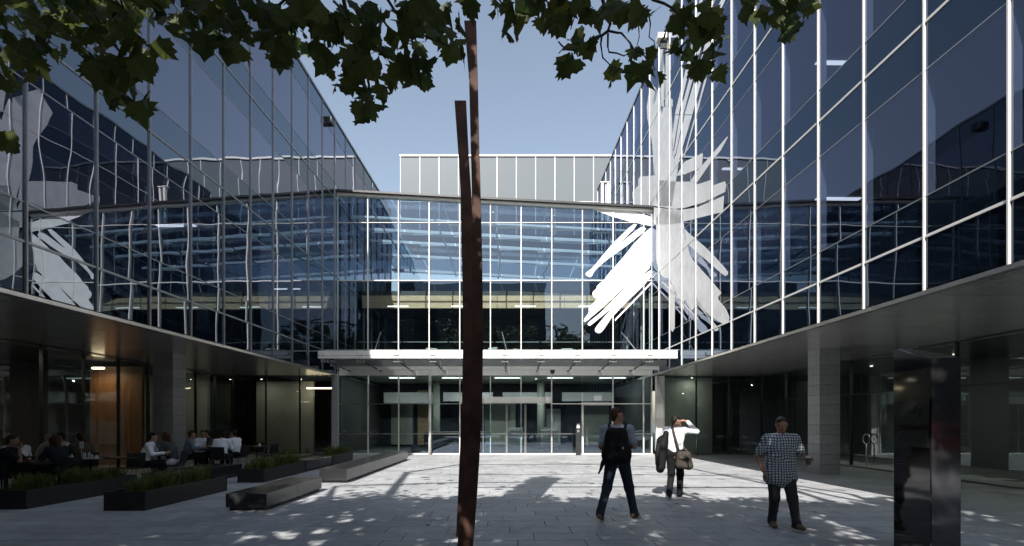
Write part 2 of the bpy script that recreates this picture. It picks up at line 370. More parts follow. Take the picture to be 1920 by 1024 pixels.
m = MB(); e = .105; m.add([(x0,-.30,ztop(x0)+e),(x1,-.30,ztop(x1)+e),(x1,.2,ztop(x1)+e),(x0,.2,ztop(x0)+e),(x0,-.30,ztop(x0)+.20),(x1,-.30,ztop(x1)+.20),(x1,.2,ztop(x1)+.20),(x0,.2,ztop(x0)+.20)],
    [(0,3,2,1),(4,5,6,7),(0,1,5,4),(1,2,6,5),(2,3,7,6),(3,0,4,7)]); m.build('gutter', 'dark_steel', lob)
for (y, dz) in ((1.1, .0), (2.6, .05), (4.4, .05), (6.7, .1), (9.8, .12)):         # roof purlins with light fittings
    m = MB(); xa, xb = -7.9, 6.4
    za, zb = ztop(xa) - .62 - dz, ztop(xb) - .62 - dz
    m.add([(xa,y,za),(xb,y,zb),(xb,y+.16,zb),(xa,y+.16,za),(xa,y,za+.15),(xb,y,zb+.15),(xb,y+.16,zb+.15),(xa,y+.16,za+.15)], [(0,3,2,1),(4,5,6,7),(0,1,5,4),(1,2,6,5),(2,3,7,6),(3,0,4,7)])
    pur = m.build('roof_purlin', 'card_white', lob)
    for q in range(6):
        xx = -6.6 + q * 2.35 + .2 * math.sin(y * 3 + q); zz = ztop(xx) - .62 - dz
        B('light_fitting', 'card_white', pur, xx-1.0, xx+1.0, y+.02, y+.14, zz-.04, zz-.004)
for q in range(5):
    xx = -6.8 + q * 3.0
    m = MB(); m.tube([(xx, .2, ztop(xx)-.3), (xx+.25, 6, ztop(xx)-.75), (xx, 12, ztop(xx)-.3)], .05, 6); m.build('roof_truss', 'grey_steel', lob)
for q in range(6):
    a, b = -8.25 + q*2.52, -8.25 + (q+1)*2.52 - .05
    m = MB(); m.add([(a,.25,ztop(a)+.05),(b,.25,ztop(b)+.05),(b,13,ztop(b)+.05),(a,13,ztop(a)+.05),(a,.25,ztop(a)+.08),(b,.25,ztop(b)+.08),(b,13,ztop(b)+.08),(a,13,ztop(a)+.08)],
        [(0,3,2,1),(4,5,6,7),(0,1,5,4),(1,2,6,5),(2,3,7,6),(3,0,4,7)]); m.build('roof_pane', 'roof_glass', lob)
B('floor_slab', 'slab_in', lob, -8.2, 6.8, .35, 13, 4.15, 4.55)
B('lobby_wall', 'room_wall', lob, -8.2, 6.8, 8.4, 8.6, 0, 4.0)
for a_, b_, z_, m_ in ((-7.6, -6.2, 2.9, 'pale_wall'), (-5.9, -5.2, 3.6, 'timber'), (-1.6, .4, 3.2, 'pale_wall'), (.6, 1.2, 3.6, 'dark_wall'), (2.4, 3.3, 2.4, 'card_white'), (4.6, 6.4, 3.0, 'pale_wall')): B('wall_panel', m_, lob, a_, b_, 8.25, 8.38, .1, z_)
for x_ in (-4.4, 1.9): MB().tube([(x_, 6.2, 0), (x_, 6.2, 4.0)], .22, 16).build('round_column', 'pale_wall', lob, smooth=True)
B('side_wall', 'dark_wall', lob, -8.32, -8.22, .2, 13.2, 0, 4.0); B('side_wall', 'dark_wall', lob, 6.84, 6.94, .2, 13.2, 0, 4.0)
B('mezzanine_slab', 'dark_wall', lob, -8.2, 6.8, 3.6, 13, 8.36, 8.80)
for q in range(8):
    a = -8.1 + q*1.86; B('timber_panel', 'timber', lob, a, a+1.84, 3.48, 3.58, 7.83 + .0, 8.52)
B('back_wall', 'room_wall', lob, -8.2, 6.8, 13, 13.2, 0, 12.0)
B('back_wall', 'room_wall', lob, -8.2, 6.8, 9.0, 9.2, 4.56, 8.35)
for q in range(4): B('ceiling_light', 'lamp_white', lob, -6.5 + q*3.4, -5.4 + q*3.4, 2.6, 2.7, 7.72, 7.76)
for q in range(6): B('balustrade', 'steel', lob, -7.6 + q*2.3, -5.4 + q*2.3, .9, .93, 5.55, 5.59)
for xx, yy, lb in ((-3.9, 1.6, 'leftmost of the four'), (-1.0, 1.4, 'second from the left of the four'), (.6, 2.0, 'third from the left of the four'), (3.0, 1.7, 'rightmost of the four')):
    c = thing('armchair', lb + ' pale armchairs behind the first-floor glass', 'chair', (xx, D + yy, 4.55), rng.uniform(-.6, .6), 'armchairs behind the first-floor glass')
    B('seat', 'pale_wall', c, -.32, .32, -.3, .3, .12, .42, c=.05); B('backrest', 'pale_wall', c, -.32, .32, .22, .36, .30, .85, c=.05)
# ground-floor screen and doors
for k in range(11):
    a, b = XK[k] + .03, XK[k+1] - .03
    if 5 <= k <= 6: rows = ((2.78, 3.98),)
    elif k == 8: rows = ((2.52, 3.98),)
    else: rows = ((.06, 2.42), (2.47, 3.98))
    for z0, z1 in rows: pane(lob, a, b, z0, z1, z1)
    B('sill', 'white_steel', lob, XK[k], XK[k+1], -.06, .1, 0, .055)
    if k not in (8,):
        B('handrail', 'steel', lob, a, b, -.10, -.06, .97, 1.02)
    if not 5 <= k <= 6: B('transom', 'white_steel' if k > 6 else 'steel', lob, a, b, -.03, .05, 2.425, 2.465)
B('door_header', 'white_steel', lob, XK[4] + .03, XK[7] - .03, -.16, .1, 2.47, 2.76)
for (a, b) in ((905, 950), (950, 985), (985, 1034)):
    xa, xb = (a - CX) * MPX + .01, (b - CX) * MPX - .01
    d = pane(lob, xa, xb, .07, 2.40, 2.40, y=-.10, name='sliding_door')
    cx, cz = (xa+xb)/2, (.07+2.40)/2
    for q in (xa - cx, xb - cx - .03): B('door_stile', 'steel', d, q, q+.03, -.115, -.085, .07-cz, 2.40-cz)
xa, xb = XK[8] + .0, XK[9] - .0
d = pane(lob, xa + .07, xb - .07, .08, 2.36, 2.36, name='swing_door')
cx, cz = (xa+xb)/2, (.08+2.36)/2
B('door_frame', 'white_steel', lob, xa-.03, xa+.05, -.08, .08, 0, 2.5); B('door_frame', 'white_steel', lob, xb-.05, xb+.03, -.08, .08, 0, 2.5); B('door_frame', 'white_steel', lob, xa+.052, xb-.052, -.08, .08, 2.38, 2.5)
m = MB(); hx = (1100-CX)*MPX - cx; m.tube([(hx, -.09, .40-cz), (hx, -.09, 1.35-cz)], .018, 8); m.tube([(hx,-.09,.5-cz),(hx,0,.5-cz)], .012, 6); m.tube([(hx,-.09,1.25-cz),(hx,0,1.25-cz)], .012, 6); m.build('door_handle', 'steel', d, smooth=True)
B('ceiling', 'pale_wall', lob, -8.2, 6.8, .3, 12.9, 4.02, 4.10)
for q in range(5): B('ceiling_light', 'lamp_white', lob, -6.6 + q*2.9, -5.2 + q*2.9, 3.4, 3.52, 3.96, 4.0)
for q in range(4): B('reflection_panel', 'card_white', lob, -7.6+q*3.6, -4.6+q*3.6, 6.3, 6.5, 2.7 + .12*(q % 2), 3.35)  # white panels standing in for bright reflections in the lobby glass
for (x_, y_) in ((-6, 3.5), (-2, 4.5), (1.5, 4.0), (5, 3.5)): downlight(lob, x_, y_, 3.96, 38, (.95, 1, .92))
dk = thing('reception_desk', 'dark reception desk inside the lobby glass', 'desk', (-2.9, D+2.6, 0))
B('counter', 'dark_wall', dk, -1.6, 1.6, -.35, .35, 0, 1.0); B('top', 'pale_wall', dk, -1.65, 1.65, -.42, .40, 1.002, 1.05)
for q, xx in enumerate((.3, 2.2)):
    t_ = thing('display_rack', ('pale display rack seen through the sliding doors', 'pale display rack seen beside the intercom post')[q], 'rack', (xx, D+3.4, 0))
    for z in (.35, .7, 1.05): B('shelf', 'card_white', t_, -.45, .45, -.2, .2, z, z+.03)
    B('back_panel', 'card_white', t_, -.45, .45, .2, .23, .2, 1.25)
    for xx2 in (-.45, .42):
        B('post', 'steel', t_, xx2, xx2+.03, -.2, -.17, 0, 1.3)
bl = thing('lobby_bench', 'low black block seat just inside the left lobby glass', 'bench', ((786-CX)*MPX*1.02, D+.9, 0))
B('block', 'granite', bl, -.4, .4, -.3, .3, 0, .42, c=.01)
pl = thing('notice_plate', 'small white notice plate above the swing door', 'sign', ((1120.5-CX)*MPX, D-.03, 2.62)); B('plate', 'card_white', pl, -.19, .19, -.02, 0, -.02, .22)
ip = thing('intercom_post', 'black intercom post with white panel beside the swing door', 'post', ((1084-CX)*(D-.6)/F, D-.6, 0))
B('post', 'dark_steel', ip, -.11, .11, -.06, .06, 0, 1.28, c=.01); B('card_panel', 'card_white', ip, -.07, .07, -.068, -.0605, 1.28, 1.48); B('panel_back', 'dark_steel', ip, -.09, .09, -.06, .0, 1.285, 1.52); B('keypad', 'grey_steel', ip, -.05, .05, -.066, -.061, 1.08, 1.2)
# posts
po = thing('steel_post', 'slim bright steel post standing left of the lobby doors', 'post', ((806.5-CX)*24.75/F, 24.75, 0)); MB().tube([(0,0,0),(0,0,4.0)], .055, 12).build('shaft', 'white_steel', po, smooth=True); MB().tube([(0,0,0),(0,0,.03)], .12, 14).build('base_plate', 'steel', po)
po = thing('corner_column', 'white steel corner column under the right end of the canopy', 'column', (7.14, 24.55, 0))
B('shaft', 'white_steel', po, -.16, .16, -.05, .05, 0, 3.75, c=.012); B('flange', 'white_steel', po, -.19, -.165, -.12, .12, 0, 3.75); B('flange', 'white_steel', po, .165, .19, -.12, .12, 0, 3.75)
m = MB(); m.tube([(.0,-.16,.75),(.0,-.2,.8),(.0,-.2,1.15),(.0,-.16,1.2)], .02, 8); m.build('pull_handle', 'steel', po, smooth=True); m = MB(); m.tube([(-.12,-.1,3.75),(.16,-.12,2.6)], .02, 6); m.build('stay_rod', 'steel', po)
po = thing('corner_column', 'grey square corner column at the left end of the lobby', 'column', (-8.32, 24.75, 0)); B('shaft', 'stone_clad', po, -.15, .15, -.12, .12, 0, 3.78, c=.01)
for q, xx in enumerate((XK[10]+.6,)):
    m = MB(); m.tube([(0,0,0),(0,0,1.0)], .022, 8); h = thing('door_pull_post', 'thin bright post in the shade by the back right wall', 'post', (8.75, 24.2, 0)); m.build('shaft', 'steel', h, smooth=True); MB().tube([(0,0,1.0),(.12,0,1.1),(.12,0,1.25)], .02, 8).build('hook', 'steel', h, smooth=True)

# canopy
can = thing('entrance_canopy', 'long glass and white steel entrance canopy above the lobby doors', 'canopy', (0, 21.3, 0))
cx0, cx1 = -7.85, 6.90
B('front_beam', 'white_steel', can, cx0, cx1, -.10, .06, 4.30, 4.50, c=.01); B('front_beam', 'white_steel', can, cx0+.02, cx1-.02, -.16, .0, 4.17, 4.28, c=.008)
B('purlin', 'grey_steel', can, cx0, cx1, 1.35, 1.50, 4.02, 4.28); B('purlin', 'white_steel', can, cx0, cx1, 2.55, 2.68, 3.98, 4.16)
B('head_fascia', 'white_steel', can, cx0-.3, 6.85, 3.45, 3.60, 3.80, 4.05)
n = 10
for q in range(n+1):
    xx = cx0 + .25 + q * 1.484
    if xx > cx1: break
    B('rib', 'steel', can, xx-.03, xx+.03, .08, 3.55, 4.32, 4.50)
    B('clamp', 'white_steel', can, xx-.10, xx+.10, -.20, -.105, 4.30, 4.44)
    m = MB(); 
    for s in (-.13, .0, .13): m.tube([(xx+s, -.02, 4.02), (xx+s, -.02, 4.15)], .03, 6)
    m.tube([(xx-.16,-.02,4.05),(xx+.16,-.02,4.05)], .016, 6); m.build('spider_fixing', 'steel', can)
    m = MB(); m.tube([(xx, .1, 4.1), (xx, 3.5, 3.98)], .03, 6); m.build('arm', 'dark_steel', can)
    if q < n:
        m = MB(); m.box(xx+.035, xx+1.449, -.1, 3.6, 4.515, 4.54); m.build('glass_pane', 'canopy_glass', can)
for q in range(3): 
    xx = (-6.2, -.35, 5.4)[q]; m = MB(); m.tube([(xx, 3.66, 5.9), (xx+.28, 1.2, 4.5)], .02, 6); m.build('tie_rod', 'steel', can)
hn = thing('security_camera', 'small dark dome camera under the canopy right of the doors', 'camera', ((1036-CX)*24/F, 24.0, 3.95)); MB().tube([(0,0,-.16),(0,0,-.12),(0,0,-.04),(0,0,.03)], [.03,.09,.11,.11], 12).build('dome', 'dark_steel', hn, smooth=True); B('mount', 'dark_steel', hn, -.05, .05, -.05, .05, .03, .1)

# penthouse behind
ph = thing('frosted_penthouse', 'pale frosted glass plant room on the roof behind the lobby', 'building', (-8.4, 40, 0))
Z0, Z1 = 16.0, 22.05
nb = 18
for k in range(nb):
    pan = pane(ph, k*1.49+.03, k*1.49+1.46, 18.6, Z1, Z1, mat='frosted_glass', name='frosted_pane')
    pane(ph, k*1.49+.03, k*1.49+1.46, Z0, 18.54, 18.54, mat='wing_glass', name='glass_pane')
for k in range(nb+1): B('mullion', 'white_steel', ph, k*1.49-.025, k*1.49+.025, -.06, .1, Z0, Z1)
B('coping', 'white_steel', ph, -.06, nb*1.49, -.10, .15, Z1+.003, Z1+.14); B('transom', 'white_steel', ph, 0, nb*1.49, -.03, .05, 18.55, 18.59)
for k in range(0, nb-2, 3):
    m = MB(); m.tube([(k*1.49, 1.2, 18.0), (k*1.49+2.6, 1.2, Z1-.3), (k*1.49+4.4, 1.2, 18.0)], .07, 6); m.build('brace', 'grey_steel', ph)
B('back_wall', 'card_white', ph, 0, nb*1.49, 6, 6.2, Z0, Z1); B('side_wall', 'frosted_glass', ph, -.02, .04, .1, 6, Z0, Z1); B('roof', 'slab_in', ph, 0, nb*1.49, .2, 6, Z1-.2, Z1-.05)
vt = thing('vent_stack', 'white vent stack beside the right wing on the lobby roof', 'vent', P(1134, 372, 33)); 
for q in (-.25, .12): B('duct', 'white_steel', vt, q, q+.16, -.1, .1, -1.5, .95, c=.01)
B('cap', 'white_steel', vt, -.3, .34, -.14, .14, .96, 1.02)

# ================================================================ UNDERCROFT SHOPFRONTS
def front(t, pts, hts, mat='shop_glass', step=1.5, door=None, frame='dark_steel'):
    """glazing along a straight line from pts[0] to pts[1] on the ground"""
    a, b = Vector((*pts[0], 0)), Vector((*pts[1], 0)); ln = (b-a).length; n = max(1, round(ln/step)); st = ln/n; d = (b-a)/ln; ang = math.atan2(d.y, d.x)
    for k in range(n+1):
        p = a + d*st*k; m = MB(); m.box(-.028,.028,-.05,.05,0,hts[-1]); m.build('mullion', frame, t, loc=p, rz=ang)
    for k in range(n):
        p = a + d*st*(k+.5)
        for r in range(len(hts)-1):
            m = MB(); hw = st/2-.03; z0, z1 = hts[r]+.02, hts[r+1]-.02
            m.add([(-hw,-.01,z0),(hw,-.01,z0),(hw,-.01,z1),(-hw,-.01,z1),(-hw,.01,z0),(hw,.01,z0),(hw,.01,z1),(-hw,.01,z1)], [(0,1,2,3)], 0)
            m.f += [(7,6,5,4),(0,4,5,1),(1,5,6,2),(2,6,7,3),(3,7,4,0)]; m.mi += [1]*5
            m.build('glass_pane', [mat, 'inner_face'], t, loc=p, rz=ang + rng.gauss(0, .001))
    for r, z in enumerate(hts):
        m = MB(); m.box(0, ln, -.04, .04, max(z-.02, 0), z+.02 if r < len(hts)-1 else z); m.build('rail', frame, t, loc=a, rz=ang)
cf = thing('cafe_frontage', 'dim cafe shopfront glazing set back under the left wing', 'shopfront')
front(cf, ((-13.4, 3.2), (-13.4, 25.0)), (.0, 3.78)); front(cf, ((-13.4, 25.0), (-8.48, 25.0)), (.0, 3.78))
B('back_wall', 'timber_warm', cf, -19.2, -19.0, 2, 20.3, 0, 3.9); B('ceiling', 'dark_wall', cf, -19, -13.5, 2, 31, 3.80, 3.86); B('end_wall', 'dark_wall', cf, -19, -13.5, 1.9, 2.0, 0, 3.8)
B('screen_wall', 'timber_warm', cf, -15.4, -13.5, 19.0, 19.15, 0, 3.6); B('screen_wall', 'pale_wall', cf, -16.5, -13.6, 23.3, 23.5, 0, 3.7); B('screen_wall', 'pale_wall', cf, -13.3, -10.3, 27.2, 27.4, 0, 3.7); B('back_wall', 'dark_wall', cf, -19, -8.5, 30.8, 31, 0, 3.8)
B('menu_board', 'pale_wall', cf, -15.2, -15.1, 12.2, 15.2, 1.7, 2.9)
B('counter', 'timber_warm', cf, -17.6, -16.8, 8, 15, 0, 1.1)
for k, (xx, yy, zz, ln) in enumerate(((-14.7, 18.5, 3.5, .4), (-16.2, 9.0, 3.1, .8), (-17.2, 13.0, 3.1, .6), (-9.6, 26.6, 3.3, 1.6))):
    lamp = B('lamp_tube', 'lamp_warm', cf, xx-ln/2, xx+ln/2, yy-.04, yy+.04, zz-.03, zz+.03)
li = bpy.data.lights.new('cafe_lamp', 'AREA'); li.shape = 'DISK'; li.size = .3; li.energy = 7; li.color = (1, .66, .36)
lo = bpy.data.objects.new('cafe_lamp', li); col.objects.link(lo); lo.location = (-14.7, 18.4, 3.4)
for (x_, y_, e_) in ((-14.6, 21.6, 6), (-10.6, 26.3, 3.5), (-14.9, 13.6, 14), (-12.6, 26.3, 3), (-15.2, 9.5, 10)): downlight(cf, x_, y_, 3.72, e_, (1, .9, .72))
rf = thing('lobby_frontage', 'dark office shopfront glazing set back under the right wing', 'shopfront')
front(rf, ((12.2, 3.2), (12.2, 25.0)), (.0, 2.55, 3.78), step=2.1); front(rf, ((7.45, 25.0), (12.2, 25.0)), (.0, 3.78), step=1.5)
B('back_wall', 'pale_wall', rf, 15.2, 15.4, 2, 14.2, 0, 3.9); B('back_wall', 'pale_wall', rf, 13.2, 13.4, 10.4, 12.6, 0, 3.78); B('back_wall', 'dark_wall', rf, 18, 18.2, 2, 31, 0, 3.9); B('ceiling', 'dark_wall', rf, 12.3, 18, 2, 31, 3.80, 3.86)
B('screen_wall', 'pale_wall', rf, 7.4, 10.2, 26.0, 26.15, 0, 3.78); B('screen_wall', 'dark_wall', rf, 10.2, 12.2, 27.4, 27.5, 0, 3.78)
B('timber_shelf', 'timber', rf, 14.2, 14.3, 16.6, 18.6, 2.05, 2.35); B('base_step', 'stone_clad', rf, 12.0, 12.35, 3, 24.9, 0, .05)
for q, yy in enumerate((15.2, 17.5)):
    hd = MB()
    pts = [(12.08, yy + .17*math.cos(t*math.pi/8), 1.0 + .17*math.sin(t*math.pi/8)) for t in range(17)]; hd.tube(pts, .018, 6, cap=False); hd.build('round_pull', 'steel', rf, smooth=True)
    MB().tube([(12.08, yy, .1), (12.08, yy, .83)], .02, 6).build('pull_post', 'steel', rf, smooth=True)
for (x_, y_, e_) in ((14.3, 8.6, 22), (9.0, 25.5, 3), (12.8, 11.5, 10), (14.0, 20.0, 15), (14.2, 16.5, 14)): downlight(rf, x_, y_, 3.72, e_, (.95, 1, .88))
def stone_column(label, x, y, w_=.6):
    t = thing('stone_column', label, 'column', (x, y, 0))
    me = MB().bbox(-w_/2, w_/2, -w_/2, w_/2, .003, .297, .006).mesh('stone_block', 'stone_clad')
    zz = 0
    while zz < 3.75:
        put('stone_block', me, t, (0, 0, zz), rng.choice((0, math.pi/2, math.pi))); zz += .3
    MB().box(-w_/2+.02, w_/2-.02, -w_/2+.02, w_/2-.02, 0, 3.78).build('core', 'dark_wall', t)
stone_column('grey stone clad column behind the seated couple under the left wing', -11.1, 16.9, .66)
stone_column('grey stone clad column under the right wing behind the man with coffee', 9.66, 15.9, .62)
# ================================================================ STARBURST EMBLEM (white film on the glass of lobby and wing)
star = thing('starburst_emblem', 'huge white brush-stroke starburst applied over the glass corner', 'emblem', (0, 0, 0))
def onC(px, py, y=D-.012): return ((px-CX)/F*y, y, EYE + (HY-py)/F*y)
NW = Vector((-1, -EA, 0)).normalized()
def onW(px, py):
    Y = 7149.0/(px-936.0); p = P(px, py, Y); return p + NW*.008
def stroke(pts, s, ox, oy, fn, nrm, th=.004):
    q = [Vector(fn(ox + x/s, oy + y/s)) for x, y in pts]
    n = len(q); nv = Vector(nrm)*th
    m = MB(); m.add(q + [v + nv for v in q], [tuple(range(n)), tuple(range(n, 2*n))[::-1]] + [(i, (i+1) % n, n+(i+1) % n, n+i) for i in range(n)])
    return m.build('brush_stroke', 'film', star)
def smooth(pts, it=1):
    for _ in range(it):
        o = []
        for i in range(len(pts)):
            a, b = pts[i], pts[(i+1) % len(pts)]
            o += [(a[0]*.8+b[0]*.2, a[1]*.8+b[1]*.2), (a[0]*.2+b[0]*.8, a[1]*.2+b[1]*.8)]
        pts = o
    return pts
NC = (0, -1, 0)
for poly in (
    [(108,82),(380,90),(540,142),(540,205),(400,178),(250,135)], [(392,90),(540,90),(540,130)],
    [(405,188),(265,325),(200,400),(120,500),(65,540),(75,560),(108,570),(132,522),(200,460),(270,408),(360,345),(505,228),(470,205),(390,265),(290,350),(440,195)],
    [(540,212),(500,240),(410,330),(350,410),(215,560),(208,578),(145,632),(148,645),(112,680),(125,712),(152,722),(88,785),(92,820),(52,870),(63,891),(180,793),(385,602),(192,805),(79,896),(92,915),(112,905),(262,782),(200,850),(135,930),(135,955),(160,968),(187,955),(265,838),(540,568),(540,508),(452,574),(540,488)],
    [(540,595),(275,868),(278,880),(540,612)]):
    stroke(smooth(poly) if len(poly) > 8 else poly, 3.79, 1080, 370, onC, NC)
U = lambda pts: [(x, y + 200*4.657) for x, y in pts]                      # coordinates of the lower of two stacked crops
for poly in (
    [(200,0+931),(205,1031),(245,1231),(270,1531),(300,1801),(420,1801),(470,1491),(440,1401),(425,1200),(415,931),(345,935),(330,1010),(318,880),(310,800),(235,730),(205,900)],
    [(310,480),(325,372),(345,420),(357,700),(350,930),(325,931)], [(365,430),(385,372),(396,430),(388,931),(362,931)], [(402,855),(425,870),(425,931),(392,931)],
    [(445,1000),(480,1000),(600,480),(650,260),(690,0),(662,0),(622,260),(572,480)], [(488,1000),(520,1000),(660,480),(770,0),(738,0),(632,480)],
    [(530,1000),(600,1000),(742,480),(792,200),(890,0),(850,0),(765,200),(685,480)], [(618,1024),(632,1024),(722,700),(832,270),(820,270),(704,700)],
    U([(425,440),(422,280),(447,75),(482,75),(440,330)]), U([(430,450),(450,330),(490,75),(522,75),(457,400)]), U([(438,480),(462,400),(532,75),(598,75),(490,440),(468,560)]), U([(525,430),(536,430),(640,60),(628,60)]),
    U([(140,612),(270,600),(290,868),(100,868),(100,830),(76,800),(75,745),(125,690),(125,640)]),
    U([(460,605),(530,482),(690,405),(681,530),(530,592)]), U([(575,660),(640,560),(760,430),(903,262),(908,272),(850,380),(760,490),(640,662)]),
    U([(300,640),(450,655),(590,655),(640,680),(770,638),(775,690),(882,652),(895,690),(885,745),(700,835),(530,885),(440,892),(290,872)]),
    U([(262,880),(500,902),(640,880),(875,778),(865,920),(700,960),(520,1005),(430,1030),(262,1030)])):
    stroke(poly, 4.657, 1170, 0, onW, NW)
for poly in (
    [(42,40),(240,50),(240,140),(270,300),(295,405),(425,550),(495,632),(528,668),(490,705),(555,780),(585,850),(575,880),(548,902),(460,850),(370,770),(330,690),(325,780),(300,800),(250,700),(245,812),(180,640),(140,560),(85,550),(60,490),(42,430)],
    [(240,180),(270,215),(440,360),(570,505),(575,530),(550,545),(420,430),(345,370),(260,290)],
    [(142,575),(180,650),(178,930),(165,955),(150,940),(146,650)], [(332,690),(460,910),(475,950),(500,945),(505,930),(368,775)], [(84,586),(90,580),(355,858),(350,866)]):
    stroke(smooth(poly) if len(poly) > 8 else poly, 3.94, 1220, 380, onW, NW)

# ================================================================ SCULPTURE, SIGN, BENCHES, PLANTERS
sc_ = thing('steel_sculpture', 'tall rusted steel sculpture of two leaning square beams', 'sculpture', (P(870, 1010, 7).x, 7.0, 0))
def beam(name, ys, ls, rs, Ya, depth):
    m = MB(); o = Vector((sc_.location.x, 7.0, 0)); n = len(ys)
    for y, l, r in zip(ys, ls, rs):
        a, b = P(l, y, Ya) - o, P(r, y, Ya) - o
        m.v += [tuple(a), tuple(b), (b.x - .025, b.y + depth, b.z), (a.x + .02, a.y + depth, a.z)]
    for i in range(n-1):
        for k in range(4): m.f.append((i*4+k, i*4+(k+1) % 4, i*4+4+(k+1) % 4, i*4+4+k))
    m.f += [(0,1,2,3), tuple(range(4*n-4, 4*n))]; m.mi = [0]*len(m.f)
    o = m.build(name, 'rust', sc_)
    bv = o.modifiers.new('edge', 'BEVEL'); bv.width = .006; bv.segments = 2; bv.limit_method = 'ANGLE'
beam('front_beam', [38,150,280,350,500,640,760,860,940,1024,1039], [870,879.5,882.5,884.5,885,884,881.5,874,866,857,855.5], [893,896,899,901,904.5,906,904,899,894,887,885.5], 6.25, .24)
beam('rear_beam', [188,300,360,420,540,640,760,860,940,1005], [852,860,863.5,864.5,867,868,866,861.5,858,855], [874,879.5,883.5,886,888,888,886,881,876,872], 7.2, .24)
mo = thing('sign_monolith', 'glossy black granite sign pillar with sloping top in the right foreground', 'sign', (4.886, 6.0, 0))
m = MB(); m.prism([(0, 0), (.58, 0), (.58, 2.516), (0, 2.335)], 0, .353, axis=0)
o = m.build('pillar', 'monolith_black', mo); bv = o.modifiers.new('edge', 'BEVEL'); bv.width = .006; bv.segments = 2
B('front_sheen', 'sheen_steel', mo, .008, .345, -.005, -.0015, .02, 2.32)  # thin sheet added so the front face mirrors the street more brightly
B('etched_panel', 'etched_panel', mo, -.006, -.001, .012, .568, 1.55, 1.85); B('etched_panel', 'etched_panel', mo, -.006, -.001, .02, .55, 1.29, 1.49)
em = MB(); pts = [(-.008, .475 + .042*math.cos(t*math.pi/10), 1.41 + .05*math.sin(t*math.pi/10)) for t in range(21)]; em.tube(pts, .004, 5, cap=False); em.build('ring_emblem', 'etched_mark', mo)
em = MB(); pts = [(-.008, .20 + .05*math.cos(t*math.pi/10)*(1+.3*math.cos(3*t)), 1.72 + .07*math.sin(t*math.pi/10)) for t in range(21)]; em.tube(pts, .004, 5, cap=False); em.build('logo_mark', 'etched_mark', mo)
for z in (.55, 1.07, 2.2): B('joint_line', 'dark_steel', mo, -.0012, .3542, -.0012, .5812, z, z+.004)

def bench(label, x0, x1, y0, y1, h=.35, mat='granite'):
    t = thing('granite_bench', label, 'bench', ((x0+x1)/2, y0, 0), 0, 'black granite benches on the plaza')
    hx = (x1-x0)/2; n = max(1, round((y1-y0)/1.35)); st = (y1-y0)/n
    B('plinth', 'planter_black', t, -hx+.05, hx-.05, .05, y1-y0-.05, 0, .06)
    for q in range(n): B('stone_block', mat, t, -hx, hx, q*st+.002, (q+1)*st-.002, .06, h, c=.006)
    return t
bench('black granite bench nearest the camera, between two planters and the sunlit paving', -5.06, -4.33, 9.22, 11.94, .31)
bench('longest polished black granite bench, reaching towards the lobby', -4.92, -4.22, 13.4, 21.5, .36)
bench('polished black granite bench in front of the couple at the small table', -8.75, -7.85, 12.3, 15.2, .36)
bench('black granite bench continuing the row between two grass planters', -7.1, -6.41, 16.3, 18.65, .36)
bench('black granite bench close to the cafe tables with the group of five', -7.95, -7.1, 15.9, 18.8, .42, 'granite_honed')
def grass_mesh(L0, hx, dens, seed, hgt=.36):
    r = np.random.default_rng(seed); n = int(L0*dens); V = []; Fc = []
    nt_ = max(3, int(L0*7)); tx = r.uniform(-hx*.75, hx*.75, nt_); ty = r.uniform(.12, L0-.12, nt_); th = r.uniform(.6, 1.25, nt_)
    for i in range(n):
        k = r.integers(nt_); x = np.clip(tx[k] + r.normal(0, .05), -hx, hx); y = np.clip(ty[k] + r.normal(0, .06), .04, L0-.04)
        h = hgt*th[k]*r.uniform(.55, 1.15); a = r.uniform(0, 6.283); lean = r.uniform(.1, .75)*h; wd = r.uniform(.004, .009)
        dx, dy = math.cos(a), math.sin(a); o = len(V)
        for j, (tt, ww) in enumerate(((0, 1), (.45, .9), (.8, .55))):
            cx, cyy, cz = x + dx*lean*tt**1.9, y + dy*lean*tt**1.9, h*tt*(1 - .15*tt*tt)
            V += [(cx - dy*wd*ww, cyy + dx*wd*ww, cz), (cx + dy*wd*ww, cyy - dx*wd*ww, cz)]
        V.append((x + dx*lean, y + dy*lean, h*(.93 - lean*.35/hgt*.5)))
        Fc += [(o,o+1,o+3,o+2), (o+2,o+3,o+5,o+4), (o+4,o+5,o+6)]
    m = MB(); m.v = V; m.f = Fc; m.mi = [0]*len(Fc); return m
def planter(label, x0, x1, y0, y1, h, seed, dens=520):
    t = thing('grass_planter', label, 'planter', ((x0+x1)/2, y0, 0), 0, 'black grass planters in front of the cafe')
    hx = (x1-x0)/2; ln = y1-y0
    for a in ((-hx, hx, 0, .03), (-hx, hx, ln-.03, ln)): B('side_panel', 'planter_black', t, a[0], a[1], a[2], a[3], .0, h, c=.004)
    for a in ((-hx, -hx+.03), (hx-.03, hx)): B('side_panel', 'planter_black', t, a[0], a[1], .032, ln-.032, .0, h, c=.004)
    m = MB(); ny = 14
    for j in range(ny+1):
        for i in range(5): m.v.append((-hx+.03 + (2*hx-.06)*i/4, .03 + (ln-.06)*j/ny, h - .06 + .05*math.sin(i*2.1+j*1.3+seed)*rng.uniform(.4, 1)))
    for j in range(ny):
        for i in range(4): m.f.append((j*5+i, j*5+i+1, j*5+i+6, j*5+i+5))
    m.mi = [0]*len(m.f); m.build('soil', 'soil', t, smooth=True)
    gm = grass_mesh(ln, hx-.06, dens, seed); gm.v = [(v[0], v[1], v[2] + h - .06) for v in gm.v]
    tag(gm.build('grass', 'grass', t), kind='stuff')
planter('black planter of grass at the far left edge, in front of the cafe', -9.52, -8.78, 9.4, 12.2, .34, 1)
planter('black planter of tall green grass nearest the camera', -7.25, -6.51, 9.24, 11.94, .34, 2)
